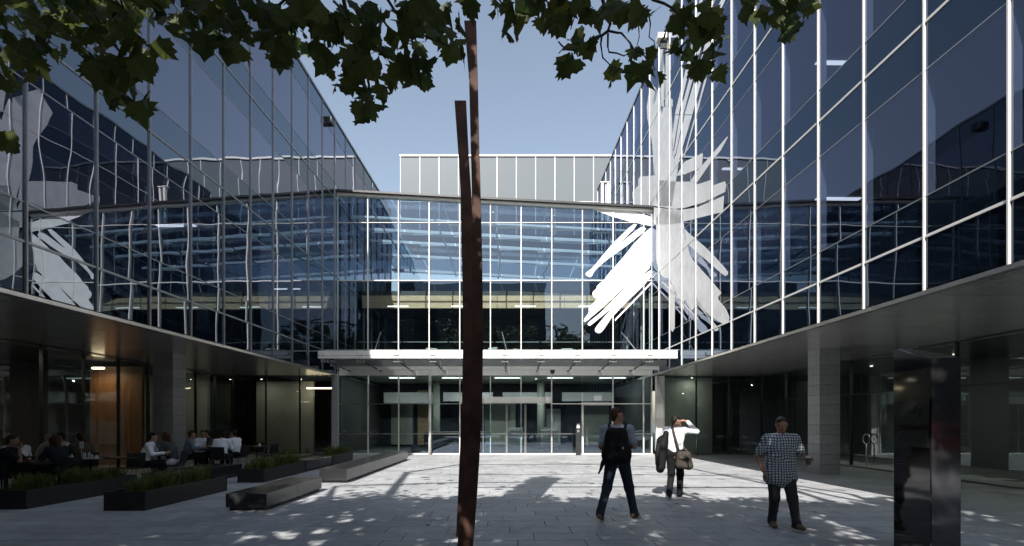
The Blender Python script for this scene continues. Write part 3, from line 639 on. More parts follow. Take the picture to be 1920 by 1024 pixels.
planter('black planter of short grass behind the near bench', -7.1, -6.41, 13.5, 16.25, .35, 3)
planter('farthest black grass planter, close to the lobby corner', -7.1, -6.41, 18.75, 21.2, .36, 4)
planter('small planter of grass just in front of the back cafe wall', -9.4, -7.6, 19.6, 21.0, .30, 5, 260)

# ================================================================ TREES
LEAF = [(0,0),(.13,.0),(.33,-.05),(.33,.08),(.53,.17),(.43,.27),(.48,.42),(.31,.43),(.28,.58),(.15,.64),(.0,.93)]
def leaf_pts(r, fold=.25, sz=.2):
    pts = [(x*(1+r.uniform(-.15,.15)), y*(1+r.uniform(-.08,.08))) for x, y in LEAF]
    rt = [(x*sz*1.25, y*sz*1.15) for x, y in pts]; lf = [(-x*(1+r.uniform(-.15,.15)), y) for x, y in rt[1:-1]][::-1]
    V = [(x, y, -abs(x)*fold + .25*y*y/sz*r.uniform(-.5, .4)) for x, y in rt + lf]
    c = len(V); V.append((0, sz*.42, .0))
    n = len(rt) + len(lf)
    return V, [(i, (i+1) % n, c) for i in range(n)]
leaf_me = []
for q in range(6):
    v, f = leaf_pts(rng, rng.uniform(-.1, .8)); m = MB(); m.add(v, f); me = m.mesh('leaf', 'leaf'); leaf_me.append((me, np.array(v), np.array(f)))
def leaf_rot(hang):
    if hang: tip = Vector((rng.gauss(0,.5), rng.gauss(0,.5), -1)).normalized(); nn = Vector((rng.gauss(0,1.0), rng.gauss(-.5,.9), rng.gauss(.2,.6)))
    else: tip = Vector((rng.gauss(0,1), rng.gauss(0,1), rng.gauss(-.35,.35))).normalized(); nn = Vector((rng.gauss(0,.45), rng.gauss(0,.45), 1))
    nn = (nn - tip*nn.dot(tip)); nn = nn.normalized() if nn.length > .01 else tip.orthogonal().normalized()
    x = tip.cross(nn); return Matrix((x, tip, nn)).transposed()
class Foliage:
    def __init__(s): s.V = []; s.F = []; s.n = 0
    def add(s, p, rot, sc_=1.0):
        me, v, f = leaf_me[rng.randrange(6)]; w_ = (v*sc_) @ np.array(rot).T + np.array(p); s.V.append(w_); s.F.append(f + s.n); s.n += len(v)
    def build(s, name, parent, origin):
        V = np.concatenate(s.V) - np.array(origin); Fc = np.concatenate(s.F)
        me = bpy.data.meshes.new(name); me.vertices.add(len(V)); me.vertices.foreach_set('co', V.astype('f').ravel()); me.loops.add(Fc.size); me.loops.foreach_set('vertex_index', Fc.astype('i').ravel())
        me.polygons.add(len(Fc)); me.polygons.foreach_set('loop_start', np.arange(0, Fc.size, 3, dtype='i')); me.update(calc_edges=True); me.materials.append(M['leaf'])
        return tag(put(name, me, parent), kind='stuff')
CLL = [(60,20,120,40,60),(180,30,120,40,52),(30,125,38,60,30),(100,75,60,35,22),(225,105,75,65,62),(235,170,55,42,26),(14,280,22,16,6),(330,20,90,28,32),(400,60,65,32,26),(470,60,80,55,52),(540,105,50,40,24),(590,50,90,50,50),(650,90,70,55,36),(720,45,90,45,45),(682,165,42,48,20),(690,215,26,26,9),(635,145,35,40,11),(760,105,65,55,34),(770,160,36,24,9),(830,60,36,36,14),(866,20,18,24,4),(855,92,22,13,4)]
CLR = [(945,22,26,26,10),(945,66,20,12,4),(1010,14,45,22,16),(1035,48,22,18,7),(1075,28,42,25,16),(1120,22,50,22,16),(1180,14,45,18,12),(1208,32,22,18,5),(1070,92,20,13,4),(1103,97,16,10,2),(1065,126,16,18,5),(1150,146,12,12,3),(1198,110,16,13,4),(1215,146,24,13,6),(1270,96,28,16,7),(1290,28,35,22,10),(1330,48,28,26,11),(1325,136,30,20,11),(1340,98,22,14,5),(1450,18,62,30,40),(1472,55,32,20,13)]
def big_tree(label, base, clusters, twigs, xr, nclump, shade_clumps=(), shadow_boughs=(), leafy=3):
    t = thing('plane_tree', label, 'tree', base)
    bx, by, _ = base
    fo = Foliage(); cand = []
    for (cx, cyy, rx, ry, n) in clusters:
        yb = rng.uniform(4.0, 4.9)
        for _ in range(n if n < 12 else int(n*.72)):
            a = rng.uniform(0, 6.283); rr = math.sqrt(rng.random()); Y = yb + rng.uniform(-.45, .45)
            cand.append((P(cx + rx*rr*math.cos(a), cyy - 18 + ry*rr*math.sin(a), Y), leaf_rot(rng.random() < .72), rng.uniform(.42, 1.05)))
    cand.sort(key=lambda c: -c[2]/c[0].y)
    for q, (p, rot, s) in enumerate(cand):
        if q < 300:
            o = put('leaf', leaf_me[rng.randrange(6)][0], t); o.matrix_local = Matrix.Translation(p - Vector(base)) @ rot.to_4x4() @ Matrix.Scale(s, 4)
        else: fo.add(p, rot, s)
    tips = []
    for _ in range(nclump):
        x = rng.uniform(*xr); Y = rng.uniform(-5.5, 3.7); zmin = max(4.9, 1.6 + .83*Y + .75); zmax = max(zmin + .2, min(9.5, (10.4 - Y)/1.15))
        c = Vector((x, Y, rng.uniform(zmin, zmax))); tips.append(c); rad = rng.uniform(.45, .85)
        for _ in range(int(62*rad/.6)):
            d = Vector((rng.gauss(0,1), rng.gauss(0,1), rng.gauss(0,.7))); p = c + d.normalized()*rad*rng.random()**.4
            if p.z < 1.6 + .815*p.y + .35: continue
            fo.add(p, leaf_rot(rng.random() < .35), rng.uniform(.75, 1.15))
    for _ in range(nclump//5):                                     # higher back of the crown
        Y = rng.uniform(-12, -4.5); c = Vector((rng.uniform(xr[0]-1, xr[1]+1.5), Y, rng.uniform(6.5, min(12.5, (9.8-Y)/1.15))))
        for _ in range(60):
            d = Vector((rng.gauss(0,1), rng.gauss(0,1), rng.gauss(0,.7))); fo.add(c + d.normalized()*.9*rng.random()**.4, leaf_rot(False), rng.uniform(1.1, 1.7))
    for pts, r0 in shadow_boughs:                                         # long bare boughs added out of view to streak the paving with shadow
        q = [Vector(p) - Vector(base) for p in pts]; q2 = [q[0]]
        for a, b in zip(q, q[1:]): q2 += [(a*2+b)/3 + Vector((0, rng.gauss(0,.05), rng.gauss(0,.05))), (a+b*2)/3 + Vector((0, rng.gauss(0,.05), rng.gauss(0,.05))), b]
        m = MB(); m.tube(q2, [r0*(1-.6*i/len(q2)) for i in range(len(q2))], 8); m.build('bough', 'bark', t, smooth=True)
        for p in q2[2:]:
            for _ in range(leafy):
                e = p + Vector(base) + Vector((rng.gauss(0,.5), rng.gauss(0,.28), rng.gauss(0,.28)))
                if e.z > 1.6 + .815*e.y + .35: fo.add(e, leaf_rot(False), rng.uniform(.7, 1.1))
    for c in shade_clumps:  # unseen leaf clumps added on the sun's path to shade the sculpture
        c = Vector(c)
        for _ in range(70):
            d = Vector((rng.gauss(0,1), rng.gauss(0,1), rng.gauss(0,.8))); p = c + d.normalized()*.42*rng.random()**.45
            if p.z < 1.6 + .815*p.y + .3: continue
            fo.add(p, leaf_rot(rng.random() < .35), rng.uniform(.75, 1.15))
    fo.build('foliage', t, base)
    m = MB(); m.tube([(0,0,-.05),(.02,.03,.6),(.05,-.02,2.0),(.0,.05,3.6),(.1,.1,5.2),(.0,.0,7.2)], [.34,.25,.21,.19,.14,.05], 12); m.build('trunk', 'bark', t, smooth=True)
    rng.shuffle(tips)
    for c in tips[:26]:
        h = max(3.2, min(6.0, c.z - 1.6 - .25*rng.random())); s = Vector((0, 0, h)); e = c - Vector(base); md = (s+e)/2 + Vector((rng.uniform(-.3,.3), rng.uniform(-.3,.3), .35))
        if (md.z) < 1.6 + .815*(md.y+by) + .3: md.z = 1.6 + .815*(md.y+by) + .5
        m = MB(); m.tube([s, (s+md)/2 + Vector((0,0,.1)), md, (md+e)/2 + Vector((0,0,.12)), e], [.085,.06,.045,.028,.012], 6); m.build('limb', 'bark', t, smooth=True)
    for pts, r0 in twigs:
        Y = 4.4; q = [P(x, y, Y + .1*math.sin(i*1.7)) - Vector(base) for i, (x, y) in enumerate(pts)]
        q2 = [q[0]]
        for a, b in zip(q, q[1:]): q2 += [(a+b)/2 + Vector((rng.gauss(0,.012), rng.gauss(0,.02), rng.gauss(0,.012))), b]
        m = MB(); m.tube(q2, [r0*(1-.7*i/len(q2)) for i in range(len(q2))], 6); m.build('twig', 'bark', t, smooth=True)
big_tree('leafy plane tree overhanging the top left of the view', (-3.6, -1.2, 0), CLL,
    [([(640,-40),(655,50),(672,105),(692,160),(682,215)], .02), ([(150,-40),(165,10),(187,42),(228,60)], .014), ([(215,-40),(228,5),(238,50)], .012), ([(700,-40),(740,20),(780,60),(850,90)], .014), ([(560,-40),(500,30),(470,80)], .014), ([(330,-40),(350,20),(420,60)], .012), ([(600,-30),(560,40),(540,110)], .012)], (-11.5, -1.2), 210, [(-.65 - .25*t, 7 - 1.15*t, zs + t) for zs, t in ((2.2,3.6),(3.2,3.5),(4.2,3.2),(5.2,2.9),(6.2,2.7),(3.7,4.4),(5.0,4.2),(6.6,3.6),(4.6,2.6),(5.6,2.3),(6.3,2.0),(5.9,3.5))],
    [([(-3.6,-1.2,5.5),(-4.5,2.5,7.6),(-5.5,5.6,9.2),(-4.2,8.0,9.6),(-1.5,8.1,9.7),(1.2,8.0,9.6)], .13), ([(-3.6,-1.2,4.8),(-4.8,1.8,6.4),(-6.2,4.0,7.6),(-3.5,4.25,8.0),(.2,4.2,8.0)], .10)])
big_tree('plane tree whose bare twigs and few leaves hang at top centre and right', (4.2, -1.6, 0), CLR,
    [([(1115,-40),(1130,0),(1137,35),(1140,58),(1120,70),(1105,90),(1062,93),(1047,78)], .017), ([(1140,58),(1165,62),(1190,95),(1215,115),(1228,132)], .010), ([(1128,70),(1130,108),(1157,131)], .009), ([(1140,62),(1142,98),(1170,105),(1190,98)], .009), ([(1180,-40),(1225,0),(1262,16),(1280,36),(1322,40)], .014), ([(1190,10),(1198,58),(1192,95)], .007), ([(1215,20),(1217,70),(1230,96)], .007), ([(1345,-40),(1330,10),(1342,60),(1335,130)], .010), ([(920,-40),(950,20),(945,60)], .010), ([(1000,-40),(1030,10),(1035,50)], .010), ([(1430,-40),(1450,10),(1470,50)], .012), ([(1098,-30),(1080,20),(1070,55)], .010)], (-1.2, 7.6), 190, (), [([(4.2,-1.6,5.0),(5.6,1.5,6.4),(5.0,3.9,7.4),(1.5,4.0,7.5),(-3.2,3.9,7.45)], .10), ([(4.2,-1.6,6.0),(4.6,3.0,8.2),(3.8,6.8,9.4),(1.0,7.9,9.6),(-.8,8.6,9.9)], .10), ([(4.2,-1.6,5.6),(5.6,2.6,7.6),(4.4,5.6,8.5),(.5,5.9,8.6),(-4.0,5.7,8.5)], .085)], 2)

def street_tree(label, x, y, h, rad, seed):
    t = thing('street_tree', label, 'tree', (x, y, 0), 0, 'trees across the street')
    r = random.Random(seed); fo = Foliage()
    for _ in range(46):
        d = Vector((r.gauss(0,1), r.gauss(0,1), r.gauss(0,1))).normalized()*rad*r.random()**.4; d.z *= .95; c = Vector((x, y, h - rad*.95)) + d; cr = r.uniform(.5, 1.0)
        for _ in range(40):
            e = Vector((r.gauss(0,1), r.gauss(0,1), r.gauss(0,.8))).normalized()*cr*r.random()**.4; fo.add(c+e, leaf_rot(False), 2.0)
    fo.build('crown', t, (x, y, 0)); m = MB(); m.tube([(0,0,-.05),(0,.1,2),(.1,0,h*.5),(0,0,h*.8)], [.28,.2,.16,.05], 8); m.build('trunk', 'bark', t, smooth=True)
for q, (x, y, h, rad) in enumerate(((-17, -22, 17, 5.2), (-9, -22, 13, 4.2), (3, -21, 12.5, 3.8), (7.5, -21.5, 13.5, 3.4), (13.5, -22, 16, 4.6), (-27, -22, 16, 5))):
    street_tree(('tall full tree mirrored left of the rusted sculpture', 'round tree mirrored just left of the lobby centre', 'low round tree mirrored right of the lobby centre', 'narrow tree mirrored between the lobby centre and the starburst', 'tall tree mirrored behind the starburst', 'broad tree mirrored at the far left of the lobby')[q], x, y, h, rad, q)
for q, (bx_, wd_, hh_, lab_) in enumerate(((-44.5, 24, 15, 'low dark block far left across the street, mirrored in the glass'), (27, 20.4, 9, 'low dark block right across the street, mirrored in the glass'), (71, 23, 14, 'dark block far right across the street, mirrored in the glass'))):
    ob = thing('street_building', lab_, 'building', (bx_, -38, 0)); B('wall', 'far_wall', ob, -wd_, wd_, -6, 0, 0, hh_); B('roof', 'dark_steel', ob, -wd_-.3, wd_+.3, -6.3, .3, hh_+.003, hh_+.4)
ob = thing('street_building', 'dark block across the street, seen only mirrored in the lobby glass', 'building', (-7, -36, 0))
B('wall', 'far_wall', ob, -13, 13, -6, 0, 0, 24)
me = MB().box(-1.1, 1.1, .0, .06, 0, 1.7).mesh('window', 'car_glass')
for r in range(6):
    for c in range(7): put('window', me, ob, (-10.8 + c*3.6, .005, 2 + r*3.6))
B('roof', 'dark_steel', ob, -13.3, 13.3, -6.3, .3, 24.003, 24.5)

def car(label, x, y, paint):
    t = thing('parked_car', label, 'car', (x, y, 0), 0, 'cars parked on the street behind the viewpoint')
    prof = [(-2.1,.35),(-2.15,.7),(-1.95,.9),(-1.5,.95),(-.85,1.42),(.55,1.44),(1.15,1.0),(1.9,.88),(2.12,.65),(2.1,.32)]
    o = MB().prism(prof, -.82, .82, axis=1).build('body', paint, t); bv = o.modifiers.new('edge', 'BEVEL'); bv.width = .07; bv.segments = 3
    MB().prism([(-1.3,.97),(-.82,1.35),(.5,1.37),(.98,1.0)], -.83, .83, axis=1).build('side_window', 'car_glass', t)
    for xx in (-1.3, 1.3):
        for yy in (-.84, .64):
            wh = MB(); wh.tube([(xx, yy, .32), (xx, yy+.2, .32)], .32, 18); ww = wh.build('wheel', 'rubber', t); wr_ = MB(); wr_.tube([(xx, yy-.01, .32), (xx, yy+.21, .32)], .19, 14); wr_.build('rim', 'steel', ww)
    for yy in (-.6, .6): MB().bbox(2.06, 2.14, yy-.16, yy+.16, .62, .74, .02).build('headlight', 'card_white', t)
car('red car mirrored in the black sign pillar', 18.6, -10.3, 'car_red'); car('silver car mirrored low in the left lobby glass', -7.5, -10.3, 'car_silver'); car('dark blue car mirrored low in the middle lobby glass', .3, -10.3, 'car_blue'); car('silver car mirrored low in the right lobby glass', 8.6, -10.3, 'car_silver')
# ================================================================ PEOPLE (bodies and clothes grown as smooth blended volumes)
def sdf_mesh(prims, vox, name, mat, parent, cell_noise=None):
    """prims: (a, b, ra, rb, k, flat) tapered capsules; k blend radius; flat = (dir, factor) squashes across dir. Surface nets."""
    A = np.array([p[0] for p in prims] + [p[1] for p in prims], float); rm = max(max(p[2], p[3]) for p in prims) + .05
    lo = A.min(0) - rm*1.5; hi = A.max(0) + rm*1.5; n = np.ceil((hi - lo)/vox).astype(int) + 1
    Dm = np.full(n, 1.0, np.float32)
    for p in prims:
        a, b = np.array(p[0], float), np.array(p[1], float); ra, rb, k = p[2], p[3], p[4]; fl = p[5] if len(p) > 5 else None
        m = max(ra, rb)*(1.7 if fl else 1.0) + k + 3*vox
        i0 = np.maximum(((np.minimum(a, b) - m - lo)/vox).astype(int), 0); i1 = np.minimum(((np.maximum(a, b) + m - lo)/vox).astype(int) + 2, n)
        g = np.stack(np.meshgrid(*[lo[d] + vox*np.arange(i0[d], i1[d]) for d in range(3)], indexing='ij'), -1)
        ab = b - a; l2 = max(ab @ ab, 1e-9); pa = g - a; t = np.clip((pa @ ab)/l2, 0, 1); q = pa - t[..., None]*ab
        if fl:
            for fu, ff in (fl if isinstance(fl[0], tuple) and isinstance(fl[0][1], (int, float)) and len(fl[0]) == 2 else (fl,)):
                u = np.array(fu, float); u /= np.linalg.norm(u); du = q @ u; q = q + (du*(ff-1))[..., None]*u
        d = np.sqrt((q*q).sum(-1)) - (ra + (rb-ra)*t)
        S = Dm[i0[0]:i1[0], i0[1]:i1[1], i0[2]:i1[2]]
        h = np.clip(.5 + .5*(S - d)/k, 0, 1); S[...] = S + (d - S)*h - k*h*(1-h)
    I = Dm < 0
    idx = -np.ones(np.array(n)-1, int)
    c = [I[dx:n[0]-1+dx, dy:n[1]-1+dy, dz:n[2]-1+dz] for dx in (0,1) for dy in (0,1) for dz in (0,1)]
    s = sum(x.astype(int) for x in c); act = (s > 0) & (s < 8); ids = np.argwhere(act); idx[act] = np.arange(len(ids))
    pos = np.zeros((len(ids), 3)); cnt = np.zeros(len(ids)); off = [(dx,dy,dz) for dx in (0,1) for dy in (0,1) for dz in (0,1)]
    for ia, oa in enumerate(off):
        for ib, ob_ in enumerate(off):
            if ib <= ia or sum(abs(x-y) for x, y in zip(oa, ob_)) != 1: continue
            va = Dm[tuple((ids + oa).T)]; vb = Dm[tuple((ids + ob_).T)]; cr = (va < 0) != (vb < 0); t = np.where(cr, va/np.where(cr, va-vb, 1), 0)
            pos += np.where(cr[:, None], np.array(oa) + t[:, None]*(np.array(ob_)-np.array(oa)), 0); cnt += cr
    V = lo + vox*(ids + pos/cnt[:, None])
    Q = []
    for ax in range(3):
        e = [0,0,0]; e[ax] = 1; b_, c_ = (ax+1) % 3, (ax+2) % 3
        I0 = I[tuple(slice(0, n[d]-e[d]) for d in range(3))]; I1 = I[tuple(slice(e[d], n[d]) for d in range(3))]
        for flip, sel in ((False, I0 & ~I1), (True, ~I0 & I1)):
            w_ = np.argwhere(sel); w_ = w_[(w_[:, b_] > 0) & (w_[:, c_] > 0) & (w_[:, b_] < n[b_]-1) & (w_[:, c_] < n[c_]-1)]
            db = np.zeros(3, int); db[b_] = 1; dc = np.zeros(3, int); dc[c_] = 1
            q = np.stack([idx[tuple((w_ - o).T)] for o in (db+dc, dc, 0*db, db)], 1)
            Q.append(q[:, ::-1] if flip else q)
    Q = np.concatenate(Q)
    me = bpy.data.meshes.new(name); me.vertices.add(len(V)); me.vertices.foreach_set('co', V.astype('f').ravel()); me.loops.add(Q.size); me.loops.foreach_set('vertex_index', Q.astype('i').ravel())
    me.polygons.add(len(Q)); me.polygons.foreach_set('loop_start', np.arange(0, Q.size, 4, dtype='i')); me.update(calc_edges=True); me.materials.append(M[mat])
    me.polygons.foreach_set('use_smooth', [True]*len(Q))
    return put(name, me, parent)
def cloth(name, c, rough=.85, wr_=.5): return pmat(name, c, rough, var=.12, scale=14, bump=wr_, bscale=16, spec=.2)
cloth('skin', (.36, .20, .14), .55, .05); cloth('skin_dark', (.16, .085, .055), .55, .05); cloth('hair_dark', (.012, .009, .007), .6, .6); cloth('hair_brown', (.05, .026, .014), .6, .6); cloth('hair_grey', (.055, .048, .042), .7, .5)
cloth('shirt_white', (.80, .82, .86)); cloth('shirt_grey', (.24, .245, .26)); cloth('shirt_blue', (.16, .19, .25)); cloth('shirt_olive', (.085, .08, .062)); cloth('dress_dark', (.014, .022, .026)); cloth('sweater_grey', (.062, .066, .074)); cloth('shirt_pale_blue', (.30, .34, .42))
cloth('jeans', (.028, .036, .055)); cloth('trouser_black', (.009, .009, .011)); cloth('trouser_white', (.55, .55, .55)); cloth('jeans_grey', (.045, .047, .052)); cloth('shoe', (.012, .011, .010), .5, .1); cloth('bag_black', (.008, .008, .009), .7, .8); cloth('bag_brown', (.05, .043, .036), .7, .6); cloth('red_fabric', (.4, .03, .02)); cloth('tan_shoe', (.18, .12, .07), .6, .1)
# checked shirt
m_, n_, o_ = nodes('shirt_check'); b_ = N(n_, 'ShaderNodeBsdfPrincipled'); b_.inputs['Roughness'].default_value = .85; b_.inputs['Specular IOR Level'].default_value = .15; L(n_, b_.outputs[0], o_.inputs[0])
tc = N(n_, 'ShaderNodeTexCoord'); sx = N(n_, 'ShaderNodeSeparateXYZ'); wn = N(n_, 'ShaderNodeTexNoise'); wn.inputs['Scale'].default_value = 5; L(n_, tc.outputs['Object'], wn.inputs[0]); ws = N(n_, 'ShaderNodeVectorMath', operation='SCALE'); ws.inputs['Scale'].default_value = .07; L(n_, wn.outputs['Color'], ws.inputs[0]); wa = N(n_, 'ShaderNodeVectorMath', operation='ADD'); L(n_, tc.outputs['Object'], wa.inputs[0]); L(n_, ws.outputs[0], wa.inputs[1]); L(n_, wa.outputs[0], sx.inputs[0])
def band(sock, per, duty):
    a = N(n_, 'ShaderNodeMath', operation='MULTIPLY'); a.inputs[1].default_value = 1/per; L(n_, sock, a.inputs[0]); f = N(n_, 'ShaderNodeMath', operation='FRACT'); L(n_, a.outputs[0], f.inputs[0])
    c = N(n_, 'ShaderNodeMath', operation='LESS_THAN'); c.inputs[1].default_value = duty; L(n_, f.outputs[0], c.inputs[0]); return c.outputs[0]
h1 = band(sx.outputs[0], .040, .42); h2 = band(sx.outputs[2], .040, .42); ad_ = N(n_, 'ShaderNodeMath', operation='ADD'); L(n_, h1, ad_.inputs[0]); L(n_, h2, ad_.inputs[1])
hf = N(n_, 'ShaderNodeMath', operation='MULTIPLY'); hf.inputs[1].default_value = .5; L(n_, ad_.outputs[0], hf.inputs[0])
cr_ = N(n_, 'ShaderNodeValToRGB'); cr_.color_ramp.interpolation = 'CONSTANT'; e_ = cr_.color_ramp.elements; e_[0].color = (.64, .68, .72, 1); e_[1].position = .75; e_[1].color = (.05, .062, .095, 1); e3 = cr_.color_ramp.elements.new(.4); e3.color = (.17, .21, .27, 1); L(n_, hf.outputs[0], cr_.inputs[0]); L(n_, cr_.outputs[0], b_.inputs['Base Color'])
nz_ = N(n_, 'ShaderNodeTexNoise'); nz_.inputs['Scale'].default_value = 14; bp_ = N(n_, 'ShaderNodeBump'); bp_.inputs['Strength'].default_value = .5; bp_.inputs['Distance'].default_value = .01; L(n_, tc.outputs['Object'], nz_.inputs[0]); L(n_, nz_.outputs[0], bp_.inputs['Height']); L(n_, bp_.outputs[0], b_.inputs['Normal'])

def v3(*a): return Vector(a)
def hand(pr, wrist, dirv, palm_n, side, curl=.5, s=1.0):
    d = Vector(dirv).normalized(); pn = Vector(palm_n); pn = (pn - d*pn.dot(d)).normalized(); sd = d.cross(pn)*side
    k0 = Vector(wrist) + d*.085*s
    pr.append((wrist, k0, .028*s, .036*s, .012, (pn, 1.8)))
    for i, ln in enumerate((.070, .080, .075, .058)):
        r = k0 + sd*(.030 - .020*i)*s; p1 = r + (d*math.cos(curl*.7) + pn*math.sin(curl*.7))*ln*.5*s; p2 = p1 + (d*math.cos(curl*1.8) + pn*math.sin(curl*1.8))*ln*.5*s
        pr.append((r, p1, .0105*s, .0095*s, .005)); pr.append((p1, p2, .0095*s, .008*s, .005))
    t0 = Vector(wrist) + d*.03*s + sd*.025*s; t1 = t0 + (d*.6 + sd*.8 + pn*.3).normalized()*.045*s; t2 = t1 + (d*.85 + sd*.2 + pn*.5).normalized()*.035*s
    pr.append((t0, t1, .014*s, .012*s, .008)); pr.append((t1, t2, .012*s, .009*s, .005))
def build_person(name_label, loc, rz, J, look, mats, fat=1.0, hs=1.0, sleeve='long', hair='short', vox=.009, scale=1.0, skirt=False, collar=True, group=None, tuck=True):
    """J: joints in metres, figure faces +Y. mats: skin, hair, top, legs, shoe"""
    t = thing('person', name_label, 'person', loc, rz, group); t.scale = (scale,)*3
    hipc = (J['hip_l'] + J['hip_r'])/2; shc = (J['sh_l'] + J['sh_r'])/2; up = (shc - hipc).normalized(); lat = (J['sh_r'] - J['sh_l']).normalized(); fw = up.cross(lat)*-1
    fw = lat.cross(up)*-1 if lat.cross(up).y < 0 and False else up.cross(lat)
    chest = hipc + (shc - hipc)*.68; belly = hipc + (shc - hipc)*.30
    hd = J['head']; lk = Vector(look).normalized(); hup = (hd - shc).normalized()*.5 + Vector((0,0,.5)); hup = (hup - lk*hup.dot(lk)).normalized(); hl = lk.cross(hup)
    b = []
    # head with face
    b.append((hd + hup*.022 - lk*.012, hd + hup*.035 - lk*.02, .088*hs, .086*hs, .03, (hl, 1.18)))
    b.append((hd - hup*.045 + lk*.025, hd - hup*.085 + lk*.045, .062*hs, .036*hs, .035, (hl, 1.1)))
    b.append((hd + hup*.012 + lk*.085, hd - hup*.028 + lk*.108, .010, .016, .012))
    b.append((hd - hup*.062 + lk*.086 - hl*.014, hd - hup*.062 + lk*.086 + hl*.014, .011, .011, .008))
    for s in (-1, 1):
        b.append((hd + hl*.080*s - hup*.012 - lk*.012, hd + hl*.082*s + hup*.03 - lk*.018, .014, .018, .008, (hl, 1.8)))
        b.append((hd + hup*.035 + hl*.032*s + lk*.074, hd + hup*.032 + hl*.042*s + lk*.066, .012, .012, .01))
    b.append((shc + up*.02 + fw*-.01, hd - hup*.05 - lk*.015, .062, .054, .03))
    b.append((J['sh_l'], J['sh_r'], .062, .062, .06)); b.append((chest, shc - up*.06, .105*fat, .09*fat, .08, ((fw, 1.15), (lat, .78)))); b.append((hipc, belly, .10*fat, .095*fat, .08, ((fw, 1.1), (lat, .78))))
    b.append((belly, chest, .095*fat, .105*fat, .08, ((fw, 1.1), (lat, .78))))
    for s in ('l', 'r'):
        b.append((J['sh_'+s], J['el_'+s], .050, .040, .03)); b.append((J['el_'+s], J['wr_'+s], .040, .027, .02))
        b.append((J['hip_'+s], J['kn_'+s], .082, .056, .05)); b.append((J['kn_'+s], J['an_'+s], .054, .036, .03))
        tv = J['toe_'+s] - J['an_'+s]; b.append((J['an_'+s] + Vector((0,0,-.02)), J['an_'+s] + tv*.9, .036, .03, .02))
        side = -1 if s == 'l' else 1
        hand(b, J['wr_'+s], J.get('hd_'+s, J['wr_'+s] - J['el_'+s]), J.get('pn_'+s, Vector((side*-1, .3, 0))), side*-1, J.get('cu_'+s, .6))
    sdf_mesh(b, vox, 'body', mats[0], t)
    # top
    W = lambda f: ((fw, f), (lat, .76))
    c = [(J['sh_l'], J['sh_r'], .076, .076, .05), (chest, shc - up*.05, .126*fat, .108*fat, .09, W(1.15)), (belly, chest, .118*fat, .128*fat, .09, W(1.05))]
    c += [(hipc + up*.035, belly, .112*fat, .116*fat, .06, W(1.02))] if tuck else [(hipc - up*.10, belly, .150*fat, .130*fat, .06, ((fw, 1.0), (lat, .68)))]
    for s in ('l', 'r'):
        e = J['el_'+s]; a = J['sh_'+s]; wr2 = J['wr_'+s]
        if sleeve == 'long': c += [(a, e, .066, .054, .04), (e, e + (wr2-e)*.90, .054, .040, .03)]
        elif sleeve == 'rolled': c += [(a, e, .066, .056, .04), (e, e + (wr2-e)*.15, .056, .052, .02)]
        else: c += [(a, a + (e-a)*.78, .068, .066, .04)]
    if collar: c += [(shc + up*.045 + fw*.0, shc + up*.075 + fw*.01, .068, .064, .015)]
    for q in range(7):                                             # folds
        p = belly + lat*rng.uniform(-.1, .1)*fat + fw*rng.choice((-1, 1))*.11*fat + up*rng.uniform(-.1, .18); c.append((p, p + lat*rng.uniform(-.1, .1) + up*rng.uniform(-.07, .07), .016, .010, .03))
    sdf_mesh(c, vox, 'top' if skirt else 'shirt', mats[2], t)
    # legs
    l = [(J['hip_l'] + up*.03, J['hip_r'] + up*.03, .112*min(fat, 1.1), .112*min(fat, 1.1), .06)]
    for s in ('l', 'r'):
        h, kn, an = J['hip_'+s], J['kn_'+s], J['an_'+s]
        if skirt: l += [(h, h + (kn-h)*.9, .105, .095, .06)]
        else:
            l += [(h, kn, .104*min(fat,1.1), .076, .04), (kn, an + (kn-an)*.06, .074, .062, .04)]
            l += [(an + (kn-an)*.06, an + (kn-an)*.0 + Vector((0,0,-.02)), .063, .066, .02)]
            for q in range(4):
                f = rng.random(); p = kn + (an-kn)*f*.9; l.append((p + Vector((.03, .05, 0)), p + Vector((-.04, .045, rng.uniform(-.03,.03))), .016, .012, .03))
    sdf_mesh(l, vox, 'skirt' if skirt else 'trousers', mats[3], t)
    for s in ('l', 'r'):
        an, toe = J['an_'+s], J['toe_'+s]; tv = toe - an; flat = Vector((tv.x, tv.y, 0)).normalized(); he = an - flat*.055 + Vector((0, 0, -.045)); 
        sdf_mesh([(he, toe + Vector((0,0,-.0)), .040, .034, .02), (an + Vector((0,0,-.03)), an + tv*.5, .046, .040, .03)], max(vox, .008), 'shoe', mats[4], t)
    if hair != 'none':
        hh = [(hd + hup*.050 - lk*.036, hd + hup*.056 - lk*.042, .088*hs, .086*hs, .03, (hl, 1.10)), (hd + hup*.0 - lk*.055, hd - hup*.045 - lk*.05, .064*hs, .050*hs, .03, (hl, .95))]
        if hair == 'long': hh += [(hd - lk*.05, shc + up*.05 - fw*.05, .085, .055, .04), (hd + hl*.065 + hup*.03, hd + hl*.075 - hup*.11 - lk*.01, .035, .028, .03), (hd - hl*.065 + hup*.03, hd - hl*.075 - hup*.11 - lk*.01, .035, .028, .03)]
        else: hh += [(hd + hup*.100 + lk*.01 - hl*.03, hd + hup*.098 + lk*.018 + hl*.04, .024, .022, .03)]
        sdf_mesh(hh, max(vox*.9, .008), 'hair', mats[1], t)
    return t
def arms(J, el_l, wr_l, el_r, wr_r): J.update(el_l=v3(*el_l), wr_l=v3(*wr_l), el_r=v3(*el_r), wr_r=v3(*wr_r)); return J
def stand(lean=.0, **kw):
    J = dict(hip_l=v3(-.09,0,.92), hip_r=v3(.09,0,.92), sh_l=v3(-.185,lean,1.42), sh_r=v3(.185,lean,1.42), head=v3(0,lean+.03,1.63)); J.update(kw); return J

